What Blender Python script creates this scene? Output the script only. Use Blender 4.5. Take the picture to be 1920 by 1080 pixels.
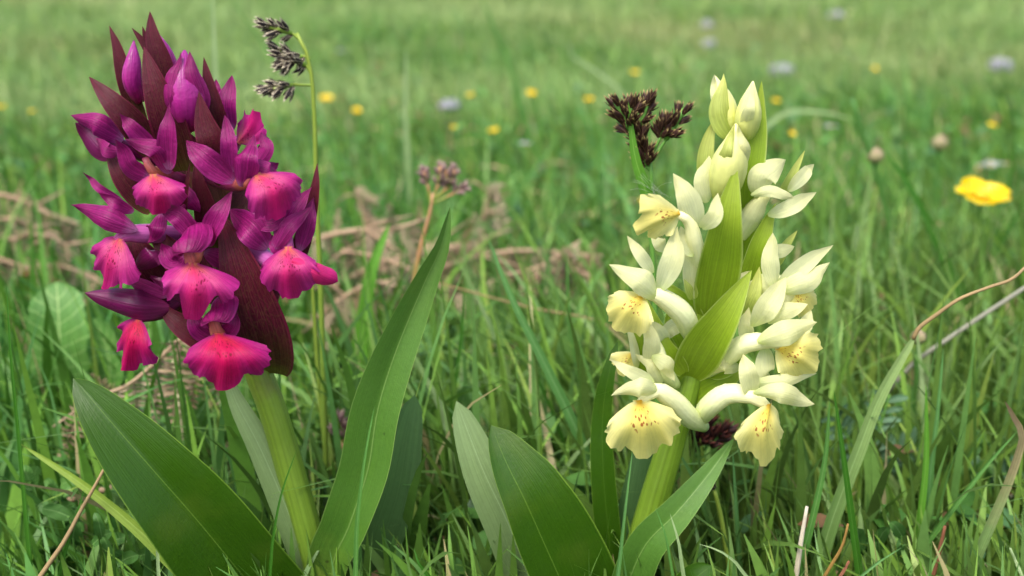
import bpy, math, random
import numpy as np
from mathutils import Vector, Matrix
random.seed(7)
RNG = np.random.default_rng(11)
sc = bpy.context.scene
for o in list(bpy.data.objects):
    bpy.data.objects.remove(o)
COL = sc.collection
rad = math.radians

# ------------------------------------------------------------------ camera
CAM_H, PITCH, HFOV = 0.135, rad(16.0), rad(50.0)
cam_d = bpy.data.cameras.new('camera')
cam = bpy.data.objects.new('camera', cam_d)
COL.objects.link(cam)
cam.location = (0, 0, CAM_H)
cam.rotation_euler = (rad(90) - PITCH, 0, 0)
cam_d.sensor_width = 36.0
cam_d.lens = 18.0 / math.tan(HFOV / 2)
cam_d.clip_start, cam_d.clip_end = 0.01, 500.0
cam_d.dof.use_dof = True
cam_d.dof.focus_distance = 0.196
cam_d.dof.aperture_fstop = 16.0
sc.camera = cam

# ------------------------------------------------------------------ sky, sun, exposure
SUN_EL, SUN_AZ = 58.0, 205.0          # azimuth clockwise from +Y
w = bpy.data.worlds.new('World')
sc.world = w
w.use_nodes = True
wn = w.node_tree
sky = wn.nodes.new('ShaderNodeTexSky')
sky.sky_type = 'NISHITA'
sky.sun_disc = False
sky.sun_elevation = rad(SUN_EL)
sky.sun_rotation = rad(SUN_AZ)
sky.air_density, sky.dust_density, sky.ozone_density = 0.95, 4.0, 0.9
bg = wn.nodes['Background']
wn.links.new(sky.outputs[0], bg.inputs[0])
bg.inputs[1].default_value = 0.15
sun_d = bpy.data.lights.new('sun', 'SUN')
sun_d.energy = 1.35
sun_d.angle = rad(25)
sun_d.color = (1.0, 0.985, 0.96)
sun = bpy.data.objects.new('sun', sun_d)
COL.objects.link(sun)
az, el = rad(SUN_AZ), rad(SUN_EL)
sdir = Vector((math.sin(az) * math.cos(el), math.cos(az) * math.cos(el), math.sin(el)))
sun.rotation_euler = (-sdir).to_track_quat('-Z', 'Y').to_euler()
sun.location = (0, 0, 3)
vs = sc.view_settings
vs.view_transform = 'Standard'
vs.look = 'None'
vs.exposure = 1.14
vs.gamma = 1.0
vs.use_curve_mapping = False
sc.cycles.use_denoising = True
sc.cycles.max_bounces = 8
sc.cycles.diffuse_bounces = 4
sc.cycles.transmission_bounces = 6
sc.cycles.caustics_reflective = False
sc.cycles.caustics_refractive = False

# ------------------------------------------------------------------ geometry helpers
KX = 2 * math.tan(HFOV / 2) / 1920.0
Fv = np.array([0, math.cos(PITCH), -math.sin(PITCH)])
Uv = np.array([0, math.sin(PITCH), math.cos(PITCH)])
Rv = np.array([1.0, 0, 0])
CAMP = np.array([0, 0, CAM_H])
Y0 = 0.195                            # the orchids stand this far from the lens


def at(x, y, Y):
    """point at distance Y in front of the lens, surveyed from the photograph"""
    d = Fv + Rv * (x - 960) * KX + Uv * (540 - y) * KX
    return CAMP + d * (Y / d[1])


def P(pts, Y=Y0):
    """list of (x, y, cm towards the lens) -> array of world points"""
    return np.array([at(p[0], p[1], Y - (p[2] if len(p) > 2 else 0) * .01) for p in pts])


def pxm(Y):
    return KX * Y / math.cos(PITCH)


def gz(x, y):
    """ground height: flat lawn, rising gently away from the lens"""
    y = np.asarray(y, float)
    x = np.asarray(x, float)
    s = np.clip(y - 1.2, 0, None)
    r = .025 * s * s / (s + .6)
    b = .004 * np.sin(x * 9.1 + 1.3) * np.sin(y * 7.7 + .4) + .012 * np.sin(x * 1.9 + .7) * np.sin(y * 1.6 + 2.) * np.clip(y - .6, 0, 1)
    return r + b * np.clip((y + 3) / 3, 0, 1)


def spline(pts, n):
    pts = np.asarray(pts, float)
    if len(pts) == 2:
        pts = np.array([pts[0], (pts[0] + pts[1]) / 2, pts[1]])
    a = np.vstack([2 * pts[0] - pts[1], pts, 2 * pts[-1] - pts[-2]])
    seg = np.linalg.norm(np.diff(pts[:, :3], axis=0), axis=1)
    cum = np.concatenate([[0], np.cumsum(seg)]) / seg.sum()
    out = []
    for t in np.linspace(0, 1, n) if np.isscalar(n) else n:
        i = int(np.clip(np.searchsorted(cum, t, 'right') - 1, 0, len(seg) - 1))
        f = (t - cum[i]) / max(cum[i + 1] - cum[i], 1e-9)
        f = min(f, 1.0)
        p0, p1, p2, p3 = a[i:i + 4]
        out.append(.5 * ((2 * p1) + (p2 - p0) * f + (2 * p0 - 5 * p1 + 4 * p2 - p3) * f * f + (3 * p1 - p0 - 3 * p2 + p3) * f ** 3))
    return np.array(out)


def unit(v):
    return v / np.maximum(np.linalg.norm(v, axis=-1, keepdims=True), 1e-12)


ORG = {}


def link(name, me, parent=None, loc=None, label=None, cat=None, group=None, kind=None):
    o = bpy.data.objects.new(name, me)
    COL.objects.link(o)
    if parent is not None:
        o.parent = parent
    if loc is not None:
        o.location = loc
    for k, v in (('label', label), ('category', cat), ('group', group), ('kind', kind)):
        if v:
            o[k] = v
    ORG[o.name] = ORG[parent.name] if parent is not None else np.array(loc if loc is not None else (0, 0, 0), float)
    return o


def thing(name, label, cat, loc, group=None):
    return link(name, None, None, tuple(loc), label, cat, group)


def base_of(p):
    """ground spot under a point"""
    return np.array([p[0], p[1], float(gz(p[0], p[1]))])


def mesh(name, V, F, uv, mat):
    me = bpy.data.meshes.new(name)
    me.from_pydata([tuple(v) for v in V], [], F)
    if uv is not None:
        l = me.uv_layers.new(name='UVMap')
        li = np.zeros(len(me.loops), np.int32)
        me.loops.foreach_get('vertex_index', li)
        l.data.foreach_set('uv', np.asarray(uv, np.float32)[li].ravel())
    me.polygons.foreach_set('use_smooth', [True] * len(me.polygons))
    me.materials.append(mat)
    return me


def grid_faces(nu, nv, closed=False):
    F = []
    for j in range(nv - 1):
        for i in range(nu if closed else nu - 1):
            k = (i + 1) % nu
            F.append((j * nu + i, j * nu + k, (j + 1) * nu + k, (j + 1) * nu + i))
    return F


def frames(c, n0=None):
    t = unit(np.gradient(c, axis=0))
    n0 = -Fv if n0 is None else np.asarray(n0, float)
    s = np.cross(t, n0)
    L = np.linalg.norm(s, axis=1, keepdims=True)
    s = np.where(L < .15, np.array([1., 0, 0]), s)
    s = unit(s)
    n = unit(np.cross(s, t))
    return t, s, n


def ribbon(pts, w, prof=(.5, .7), roll=0, cup=0, fold=0, wave=0, nu=9, nv=20, base=.06, n0=None, asym=(1, 1), serr=0):
    """petal / leaf surface along a spline; w = full width in metres"""
    v = np.linspace(0, 1, nv)
    c = spline(pts, nv)
    t, s, n = frames(c, n0)
    r = np.radians(np.interp(v, np.linspace(0, 1, np.size(roll)), np.atleast_1d(roll)))[:, None]
    s, n = s * np.cos(r) + n * np.sin(r), n * np.cos(r) - s * np.sin(r)
    a, b = prof
    vv = base + (1 - base) * v
    pk = a / (a + b)
    W = (np.maximum(vv, 1e-6) ** a * np.maximum(1 - vv, 0) ** b) / (pk ** a * (1 - pk) ** b)
    W = W * w / 2
    if serr:
        W = W * (1 + serr * np.abs(((v * 13) % 1) - .5) * 2 - serr * .5 + serr * .6 * np.sin(v * 23 + 1))
    W[-1] = max(W[-1], w * .006)
    u = np.linspace(-1, 1, nu)
    ph = random.random() * 6
    V, UV = [], []
    for j in range(nv):
        if abs(cup) > 1e-3:
            x = np.sin(u * cup) / cup
            z = (1 - np.cos(u * cup)) / cup
        else:
            x, z = u, u * 0
        z = z + np.abs(u) * fold
        x = x * np.where(u < 0, asym[0], asym[1])
        zz = z * W[j] + wave * w * np.sin(v[j] * 9 + ph + u * 1.3) * np.abs(u) ** 1.5 * min(1, W[j] / w * 3)
        V.append(c[j] + s[j] * (x * W[j])[:, None] + n[j] * zz[:, None])
        UV.append(np.stack([(u + 1) / 2, np.full(nu, v[j])], 1))
    return np.vstack(V), grid_faces(nu, nv), np.vstack(UV)


def lipgrid(pts, w, roll=0, cup=.35, ruffle=.085, lobe=.12, asym=(1, 1), nu=41, nv=13):
    """broad scalloped lip: narrow neck, rounded fan with three shallow lobes, sides falling back"""
    c = spline(pts, 60)
    fine = np.linspace(0, 1, 60)
    t = unit(c[-1] - c[0])
    s = unit(np.cross(t, -Fv))
    n = unit(np.cross(s, t))
    r = rad(roll)
    s, n = s * math.cos(r) + n * math.sin(r), n * math.cos(r) - s * math.sin(r)
    u = np.linspace(-1, 1, nu)
    th = u * rad(113)
    p = [random.random() * 6 for _ in range(6)]
    ruffle *= random.uniform(.7, 1.5)
    lobe *= random.uniform(.6, 1.6)
    asym = (asym[0] * random.uniform(.88, 1.08), asym[1] * random.uniform(.88, 1.08))
    tw = random.uniform(-.25, .25)
    oa = np.sin(th) * (1 + .04 * np.sin(th * 5 + p[0])) * np.where(u < 0, asym[0], asym[1])
    ob = .52 + .48 * np.cos(th)
    ob = ob + lobe * np.exp(-(th / .28) ** 2) - lobe * .9 * np.exp(-((np.abs(th) - .52) / .2) ** 2) - lobe * .35
    cr = 1 + .03 * np.sin(th * 13 + p[1]) + .026 * np.sin(th * 23 + p[2]) + .015 * np.sin(th * 37 + p[3])
    oa, ob = oa * cr, np.clip(ob * cr, .05, 1.0)
    V, UV = [], []
    for v in np.linspace(0, 1, nv):
        k = max(0.0, (v - .1) / .9) ** .82
        a = .17 * u * (1 - v) + oa * k
        b = ob * v
        C = np.stack([np.interp(b, fine, c[:, q]) for q in range(3)], 1)
        z = -cup * np.abs(a) ** 1.8 * .9 * (1 + tw * np.sign(a)) + tw * .25 * a * v
        z = z + .11 * np.exp(-(a / .13) ** 2) * (1 - .5 * v) - .05 * np.exp(-((np.abs(a) - .3) / .14) ** 2) * v
        z = z + ruffle * (1.1 * v ** 2 * np.sin(th * 2.6 + p[4]) + 1.2 * v ** 4 * np.sin(th * 7 + p[5]) + .5 * v ** 7 * np.sin(th * 17 + p[0]))
        V.append(C + s * (a * w / 2)[:, None] + n * (z * w / 2)[:, None])
        UV.append(np.stack([(u + 1) / 2, np.full(nu, v)], 1))
    return np.vstack(V), grid_faces(nu, nv), np.vstack(UV)


def tubegrid(pts, r, n=12, nv=18, flat=1.0, ridge=0, nr=3, cap=True):
    c = spline(pts, nv)
    R = np.interp(np.linspace(0, 1, nv), np.linspace(0, 1, np.size(r)), np.atleast_1d(r)) if np.size(r) > 1 else np.full(nv, r)
    t, s, nn = frames(c)
    th = np.linspace(0, 2 * math.pi, n, endpoint=False)
    V, UV = [], []
    for j in range(nv):
        m = R[j] * (1 + ridge * np.cos(th * nr + .6))
        V.append(c[j] + s[j] * (np.cos(th) * m)[:, None] + nn[j] * (np.sin(th) * m * flat)[:, None])
        UV.append(np.stack([th / (2 * math.pi), np.full(n, j / (nv - 1))], 1))
    F = grid_faces(n, nv, True)
    V = np.vstack(V)
    UV = np.vstack(UV)
    if cap:
        F.append(tuple(range(n - 1, -1, -1)))
        F.append(tuple((nv - 1) * n + i for i in range(n)))
    return V, F, UV


def put(name, G, mat, parent, **k):
    V, F, UV = G
    return link(name, mesh(name, V - ORG[parent.name], F, UV, mat), parent, **k)


# ------------------------------------------------------------------ materials
def lin(r, g, b):
    f = lambda c: (c / 255 / 12.92) if c / 255 <= .04045 else ((c / 255 + .055) / 1.055) ** 2.4
    return (f(r), f(g), f(b), 1)


class NT:
    def __init__(self, name):
        self.m = bpy.data.materials.new(name)
        self.m.use_nodes = True
        self.t = self.m.node_tree
        self.t.nodes.clear()

    def n(self, typ, ins=None, **props):
        nd = self.t.nodes.new('ShaderNode' + typ)
        for k, v in props.items():
            setattr(nd, k, v)
        for k, v in (ins or {}).items():
            if hasattr(v, 'links') or isinstance(v, bpy.types.NodeSocket):
                self.t.links.new(v, nd.inputs[k])
            else:
                nd.inputs[k].default_value = v
        return nd

    def math(self, op, a, b=0.0, clamp=False):
        return self.n('Math', {0: a, 1: b}, operation=op, use_clamp=clamp).outputs[0]

    def mix(self, f, a, b, mode='MIX'):
        nd = self.n('Mix', {0: f}, data_type='RGBA', blend_type=mode)
        for i, v in ((6, a), (7, b)):
            if isinstance(v, bpy.types.NodeSocket):
                self.t.links.new(v, nd.inputs[i])
            else:
                nd.inputs[i].default_value = v
        return nd.outputs[2]

    def ramp(self, f, stops):
        nd = self.n('ValToRGB', {0: f})
        e = nd.color_ramp.elements
        while len(e) < len(stops):
            e.new(.5)
        for el_, (p, c) in zip(e, stops):
            el_.position = p
            el_.color = c if len(c) == 4 else (*c, 1)
        return nd.outputs[0]

    def sstep(self, x, a, b):
        nd = self.n('MapRange', {0: x, 1: a, 2: b, 3: 0.0, 4: 1.0}, interpolation_type='SMOOTHSTEP')
        return nd.outputs[0]

    def done(self, sh):
        self.t.links.new(sh, self.n('OutputMaterial').inputs[0])
        return self.m


def tissue(name, stops, edge=None, edge_at=(.7, 1.0), midrib=None, rib_w=.05, vein=.25, veinf=16, mott=.2, mscale=900,
           rough=.45, trans=.3, spots=None, spec=.35, bump=.25, tint=None, net=0.0, rib=.8, specks=0.0, vary=0.0, lateral=0.0):
    """plant tissue: colour along its length, veins, mottling, optional spots; thin, so some light passes through"""
    T = NT(name)
    uv = T.n('SeparateXYZ', {0: T.n('TexCoord').outputs['UV']})
    u, v = uv.outputs[0], uv.outputs[1]
    ob = T.n('TexCoord').outputs['Object']
    au = T.math('ABSOLUTE', T.math('SUBTRACT', T.math('MULTIPLY', u, 2.0), 1.0))
    n1 = T.n('TexNoise', {'Vector': ob, 'Scale': 260.0, 'Detail': 3.0})
    vj = T.math('ADD', v, T.math('MULTIPLY', T.math('SUBTRACT', n1.outputs[0], .5), .22))
    col = T.ramp(vj, stops)
    if edge is not None:
        col = T.mix(T.sstep(au, *edge_at), col, edge)
    vx = T.n('CombineXYZ', {0: T.math('MULTIPLY', u, float(veinf)), 1: T.math('MULTIPLY', v, 1.6), 2: 0.0})
    vn = T.n('TexNoise', {'Vector': vx.outputs[0], 'Scale': 1.0, 'Detail': 2.0})
    vv = T.sstep(vn.outputs[0], .38, .66)
    dark = T.mix(1.0, col, (1 - vein, 1 - vein, 1 - vein, 1), 'MULTIPLY')
    col = T.mix(vv, dark, col)
    if net:
        nx = T.n('CombineXYZ', {0: T.math('MULTIPLY', u, 11.0), 1: T.math('MULTIPLY', v, 13.0), 2: 0.0})
        vo = T.n('TexVoronoi', {'Vector': nx.outputs[0], 'Scale': 1.6}, feature='DISTANCE_TO_EDGE')
        col = T.mix(T.math('MULTIPLY', T.sstep(vo.outputs[0], .10, .0), net), col, tint or (.1, .1, .02, 1))
    if midrib is not None:
        mm = T.sstep(au, rib_w, rib_w * .2)
        col = T.mix(T.math('MULTIPLY', mm, rib), col, midrib)
    n2 = T.n('TexNoise', {'Vector': ob, 'Scale': float(mscale), 'Detail': 4.0, 'Roughness': .6})
    g = T.math('ADD', T.math('MULTIPLY', n2.outputs[0], 2 * mott), 1 - mott)
    gg = T.n('CombineXYZ', {0: g, 1: g, 2: g})
    col = T.mix(1.0, col, gg.outputs[0], 'MULTIPLY')
    if lateral:
        fr = T.math('ABSOLUTE', T.math('SUBTRACT', T.math('FRACT', T.math('SUBTRACT', T.math('MULTIPLY', v, 9.0), T.math('MULTIPLY', au, 1.4))), .5))
        col = T.mix(T.math('MULTIPLY', T.sstep(fr, .09, .03), lateral), col, midrib)
    if vary:
        rnd = T.n('ObjectInfo').outputs['Random']
        col = T.mix(T.math('MULTIPLY', rnd, vary), col, lin(112, 86, 62))
        col = T.mix(T.math('MULTIPLY', T.math('FRACT', T.math('MULTIPLY', rnd, 7.3)), vary), col, lin(204, 188, 160))
    if specks:
        vs_ = T.n('TexVoronoi', {'Vector': ob, 'Scale': 170.0})
        sm = T.math('MULTIPLY', T.sstep(vs_.outputs[0], .09, .05), T.sstep(T.n('SeparateXYZ', {0: vs_.outputs[1]}).outputs[0], .8, .85))
        col = T.mix(T.math('MULTIPLY', sm, specks), col, (.02, .015, .008, 1))
        n3 = T.n('TexNoise', {'Vector': ob, 'Scale': 70.0, 'Detail': 3.0})
        col = T.mix(T.math('MULTIPLY', T.sstep(n3.outputs[0], .5, .75), .14), col, lin(120, 134, 48))
    if spots is not None:
        sc_, su, sv, v0, v1, uw = spots
        sx = T.n('CombineXYZ', {0: T.math('MULTIPLY', u, su), 1: T.math('MULTIPLY', v, sv), 2: 0.0})
        vo = T.n('TexVoronoi', {'Vector': sx.outputs[0], 'Scale': 1.0, 'Randomness': .9})
        m = T.sstep(vo.outputs[0], .40, .28)
        m = T.math('MULTIPLY', m, T.sstep(au, uw, uw * .7))
        m = T.math('MULTIPLY', m, T.math('MULTIPLY', T.sstep(v, v0, v0 + .06), T.sstep(v, v1, v1 - .1)))
        m = T.math('MULTIPLY', m, T.sstep(n1.outputs[0], .32, .44))
        col = T.mix(T.math('MULTIPLY', m, .85), col, sc_)
    h = T.math('ADD', T.math('MULTIPLY', vn.outputs[0], .7), T.math('MULTIPLY', n2.outputs[0], .5))
    bp = T.n('Bump', {'Strength': bump, 'Distance': .0008, 'Height': h})
    rg = T.math('ADD', T.math('MULTIPLY', n1.outputs[0], .3), rough - .15)
    pr = T.n('BsdfPrincipled', {'Base Color': col, 'Roughness': rg, 'Specular IOR Level': spec, 'Normal': bp.outputs[0]})
    if trans > 0:
        tr = T.n('BsdfTranslucent', {'Color': col, 'Normal': bp.outputs[0]})
        return T.done(T.n('MixShader', {0: trans, 1: pr.outputs[0], 2: tr.outputs[0]}).outputs[0])
    return T.done(pr.outputs[0])


# purple orchid
M_psep = tissue('purple_sepal', [(0, lin(198, 120, 176)), (.14, lin(180, 46, 132)), (.6, lin(164, 22, 116)), (1, lin(134, 16, 90))], vein=.4, veinf=18, bump=.5, mott=.26, trans=.38, rough=.42, spec=.35, edge=lin(174, 44, 130), edge_at=(.75, 1.0))
M_pdark = tissue('dark_purple_tepal', [(0, lin(130, 40, 92)), (.5, lin(112, 18, 82)), (1, lin(98, 12, 66))], vein=.3, trans=.25, rough=.34, spec=.45)
M_plip = tissue('magenta_lip', [(0, lin(238, 160, 110)), (.09, lin(234, 110, 100)), (.32, lin(218, 88, 138)), (.65, lin(200, 48, 130)), (1, lin(186, 46, 138))],
                edge=lin(178, 36, 128), edge_at=(.5, 1.05), midrib=lin(214, 18, 112), rib_w=.36, rib=.6, vein=.26, veinf=90, mott=.22, mscale=700, trans=.36, rough=.5, spec=.25,
                spots=(lin(120, 0, 44), 26., 13., .1, .62, .62), bump=.3)
M_plobe = tissue('magenta_lobe', [(0, lin(228, 52, 118)), (1, lin(206, 24, 120))], vein=.16, veinf=20, trans=.3, rough=.45, spec=.3)
M_plip_deep = tissue('crimson_lip', [(0, lin(222, 116, 80)), (.09, lin(210, 44, 70)), (.35, lin(196, 14, 82)), (.75, lin(186, 18, 104)), (1, lin(172, 34, 122))],
                     edge=lin(170, 28, 116), edge_at=(.45, 1.05), midrib=lin(204, 4, 84), rib_w=.36, rib=.55, vein=.3, veinf=90, mott=.24, mscale=700, trans=.33, rough=.5, spec=.25,
                     spots=(lin(120, 4, 34), 26., 13., .1, .5, .5), bump=.3)
M_pspur = tissue('lilac_spur', [(0, lin(150, 56, 126)), (.6, lin(180, 90, 160)), (1, lin(186, 70, 138))], vein=.2, trans=.0, rough=.4)
M_pcol = tissue('orange_column', [(0, lin(110, 26, 74)), (.5, lin(150, 40, 92)), (.72, lin(222, 128, 92)), (.9, lin(206, 110, 110)), (1, lin(130, 24, 70))], vein=.2, trans=.0, rough=.4)
M_pbract = tissue('maroon_bract', [(0, lin(96, 92, 34)), (.14, lin(88, 52, 38)), (.36, lin(78, 20, 38)), (1, lin(98, 16, 44))], vein=.42, veinf=30, net=.22, tint=lin(92, 80, 40),
                  trans=.18, rough=.42, spec=.25, edge=lin(118, 28, 62), edge_at=(.82, 1.0), bump=.4)
M_pbud = tissue('violet_bud', [(0, lin(186, 34, 104)), (.35, lin(160, 30, 122)), (1, lin(150, 28, 126))], vein=.32, veinf=18, trans=.0, rough=.36, spec=.45, bump=.4)
# yellow orchid
M_ysep = tissue('cream_sepal', [(0, lin(208, 220, 146)), (.22, lin(232, 234, 182)), (1, lin(236, 232, 172))], vein=.08, veinf=18, trans=.48, rough=.55, mott=.07, spec=.18, bump=.35)
M_ylip = tissue('yellow_lip', [(0, lin(222, 170, 46)), (.14, lin(230, 204, 92)), (.45, lin(236, 222, 124)), (1, lin(236, 226, 136))], vein=.08, veinf=50, trans=.4, rough=.55, mott=.08, spec=.18,
                spots=(lin(146, 50, 26), 17., 11., .12, .62, .46), edge=lin(236, 230, 156), edge_at=(.3, .9), bump=.15)
M_yspur = tissue('cream_spur', [(0, lin(200, 214, 146)), (.5, lin(226, 230, 176)), (1, lin(232, 228, 170))], vein=.06, veinf=22, trans=.0, rough=.5, mott=.06, spec=.25, bump=.25)
M_ycol = tissue('yellow_column', [(0, lin(236, 186, 60)), (1, lin(238, 220, 130))], vein=.1, trans=.0, rough=.45)
M_ybract = tissue('lime_bract', [(0, lin(140, 166, 40)), (.5, lin(144, 174, 40)), (1, lin(166, 186, 66))], vein=.18, veinf=28, trans=.36, rough=.42, spec=.3, mott=.12,
                  edge=lin(186, 204, 108), edge_at=(.86, 1.0))
M_ypale = tissue('pale_lime_bract', [(0, lin(164, 184, 76)), (.5, lin(190, 202, 106)), (1, lin(198, 202, 104))], vein=.2, veinf=12, trans=.36, rough=.4, mott=.08)
M_ybud = tissue('cream_bud', [(0, lin(182, 196, 84)), (.4, lin(210, 214, 124)), (1, lin(228, 224, 150))], vein=.12, veinf=14, trans=.0, rough=.4, mott=.08)
# leaves and stems
M_leaf = tissue('orchid_leaf', [(0, lin(96, 126, 34)), (.3, lin(52, 88, 12)), (1, lin(50, 86, 12))], midrib=lin(104, 138, 50), rib_w=.016, rib=.6, specks=.8, vein=.10, veinf=60, trans=.22, rough=.36, spec=.36,
                edge=lin(112, 146, 50), edge_at=(.96, 1.0), mott=.16, mscale=1500)
M_leaf2 = tissue('orchid_leaf_light', [(0, lin(122, 150, 52)), (.35, lin(78, 120, 40)), (1, lin(90, 130, 54))], midrib=lin(140, 170, 92), rib_w=.04, rib=.5, specks=.6, vein=.12, veinf=56, trans=.26, rough=.4, spec=.3,
                 edge=lin(128, 160, 78), edge_at=(.955, 1.0), mott=.16, mscale=1500)
M_leafgrey = tissue('leaf_underside', [(0, lin(104, 132, 70)), (1, lin(126, 150, 98))], vein=.14, veinf=36, trans=.25, rough=.5, spec=.3, mott=.12, midrib=lin(140, 164, 112), rib_w=.04)
M_leafdark = tissue('leaf_bluegreen', [(0, lin(74, 106, 54)), (1, lin(66, 100, 54))], vein=.2, veinf=36, trans=.22, rough=.45, spec=.3, mott=.12)
M_stemg = tissue('fleshy_stem', [(0, lin(108, 140, 40)), (.5, lin(122, 154, 44)), (1, lin(118, 146, 56))], vein=.22, veinf=26, trans=.0, rough=.36, spec=.45, mott=.1)
M_stempl = tissue('flower_stem', [(0, lin(104, 138, 42)), (.5, lin(112, 140, 46)), (.75, lin(104, 70, 54)), (1, lin(96, 40, 50))], vein=.2, veinf=26, trans=.0, rough=.36, spec=.45, mott=.1)


def bladem(name, c, c2=None, rib=None, **k):
    a = dict(vein=.22, veinf=14, trans=.3, rough=.45, spec=.28, mott=.14, mscale=700)
    a.update(k)
    return tissue(name, [(0, c), (1, c2 or c)], midrib=rib, rib_w=.12, **a)


M_b_dark = bladem('blade_dark', lin(60, 108, 26), lin(58, 112, 30), lin(84, 132, 50))
M_b_mid = bladem('blade_green', lin(84, 132, 54), lin(88, 140, 62), lin(126, 166, 96))
M_b_blue = bladem('blade_bluegreen', lin(84, 134, 62), lin(96, 146, 78), lin(130, 170, 110))
M_b_bright = bladem('blade_bright', lin(96, 150, 46), lin(92, 150, 46), lin(126, 172, 74))
M_b_lime = bladem('blade_lime', lin(120, 150, 46), lin(140, 166, 66), lin(150, 176, 82))
M_b_half = bladem('blade_half_dry', lin(92, 138, 56), lin(146, 170, 104), lin(150, 180, 110))
M_b_pale = bladem('blade_pale', lin(142, 170, 104), lin(160, 184, 128))
M_dry = bladem('dry_stalk', lin(158, 134, 92), lin(180, 154, 112), vein=.35, trans=.1, rough=.7, spec=.2)
M_drygrey = bladem('dry_stalk_grey', lin(146, 146, 128), lin(162, 160, 142), vein=.35, trans=.0, rough=.75, spec=.2)
M_drywhite = bladem('dry_stalk_white', lin(206, 190, 158), lin(226, 214, 190), vein=.25, trans=.1, rough=.7, spec=.2)
M_dryor = bladem('dry_stalk_ochre', lin(146, 124, 56), lin(160, 124, 66), vein=.3, trans=.1, rough=.7, spec=.2)
M_drybr = bladem('dry_stalk_brown', lin(120, 78, 54), lin(130, 84, 60), vein=.3, trans=.0, rough=.75, spec=.2)
M_greendry = tissue('half_dry_blade', [(0, lin(108, 146, 72)), (.55, lin(122, 150, 86)), (.76, lin(142, 134, 92)), (1, lin(104, 86, 64))], vein=.3, veinf=10, trans=.25, rough=.5)
M_brack = tissue('dead_bracken', [(0, lin(128, 106, 80)), (.5, lin(158, 134, 102)), (1, lin(184, 162, 130))], vein=.3, trans=.2, rough=.75, spec=.15, mott=.4, mscale=300, vary=.55)
M_brackst = bladem('bracken_stalk', lin(162, 134, 106), lin(190, 164, 134), vein=.35, trans=.0, rough=.7, spec=.2)
M_dock = tissue('dock_leaf', [(0, lin(96, 146, 62)), (1, lin(92, 142, 66))], midrib=lin(150, 184, 108), rib_w=.07, vein=.2, veinf=9, trans=.3, rough=.5, mott=.18, mscale=300, net=.25, tint=lin(116, 160, 84), lateral=.55, specks=.5)
M_herb = tissue('herb_leaf', [(0, lin(74, 118, 50)), (1, lin(84, 128, 60))], midrib=lin(120, 156, 92), rib_w=.1, vein=.2, trans=.3, rough=.5)
M_vetch = tissue('vetch_leaflet', [(0, lin(84, 122, 84)), (1, lin(98, 136, 100))], midrib=lin(130, 160, 126), rib_w=.12, vein=.2, trans=.28, rough=.5)
M_rush_st = bladem('rush_stem', lin(122, 154, 58), lin(140, 160, 62), trans=.0)
M_rush_stg = bladem('rush_stem_green', lin(92, 142, 58), lin(104, 154, 66), trans=.0)
M_rush_sto = tissue('rush_stem_orange', [(0, lin(120, 150, 60)), (.6, lin(150, 150, 70)), (.8, lin(186, 138, 92)), (1, lin(190, 146, 108))], trans=.0)
M_spk = tissue('rush_tepal_dark', [(0, lin(80, 54, 40)), (.45, lin(52, 28, 26)), (.76, lin(66, 40, 32)), (.9, lin(190, 168, 110)), (1, lin(216, 200, 136))], edge=lin(132, 100, 74), edge_at=(.7, 1.0), trans=.1, rough=.5, vein=.3)
M_spk_s = tissue('rush_tepal_straw', [(0, lin(50, 34, 28)), (.5, lin(26, 16, 18)), (.78, lin(60, 44, 38)), (.9, lin(226, 214, 184)), (1, lin(230, 220, 190))], edge=lin(220, 206, 176), edge_at=(.7, .9), trans=.1, rough=.6, vein=.3)
M_spk_p = tissue('rush_tepal_mauve', [(0, lin(176, 140, 126)), (.5, lin(136, 98, 104)), (1, lin(206, 178, 168))], edge=lin(198, 168, 156), edge_at=(.5, 1.), trans=.1, rough=.6, vein=.3)
M_spk_b = tissue('rush_tepal_black', [(0, lin(44, 26, 26)), (.6, lin(46, 24, 26)), (1, lin(130, 70, 56))], edge=lin(84, 46, 42), edge_at=(.6, 1.), trans=.0, rough=.45, vein=.3)
M_hair = bladem('white_hair', lin(226, 228, 216), trans=.3)
M_butter = tissue('buttercup_petal', [(0, lin(244, 200, 0)), (1, lin(252, 220, 6))], vein=.12, trans=.3, rough=.25, spec=.6, mott=.06)
M_butterc = tissue('buttercup_stamens', [(0, lin(206, 170, 20)), (1, lin(236, 190, 30))], vein=.3, trans=.0, rough=.6)
M_white = tissue('white_floret', [(0, lin(176, 180, 170)), (1, lin(196, 198, 194))], vein=.1, trans=.3, rough=.5, mott=.05)
M_seed = tissue('seed_head', [(0, lin(130, 140, 80)), (1, lin(160, 140, 112))], vein=.3, trans=.0, rough=.7)


def mat_stone():
    T = NT('pale_stone')
    ob = T.n('TexCoord').outputs['Object']
    a = T.n('TexNoise', {'Vector': ob, 'Scale': 60.0, 'Detail': 8.0, 'Roughness': .65})
    c = T.ramp(a.outputs[0], [(.3, lin(104, 102, 108)), (.5, lin(142, 140, 150)), (.72, lin(176, 174, 184))])
    bp = T.n('Bump', {'Strength': .6, 'Distance': .004, 'Height': a.outputs[0]})
    return T.done(T.n('BsdfPrincipled', {'Base Color': c, 'Roughness': .85, 'Normal': bp.outputs[0]}).outputs[0])


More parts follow.
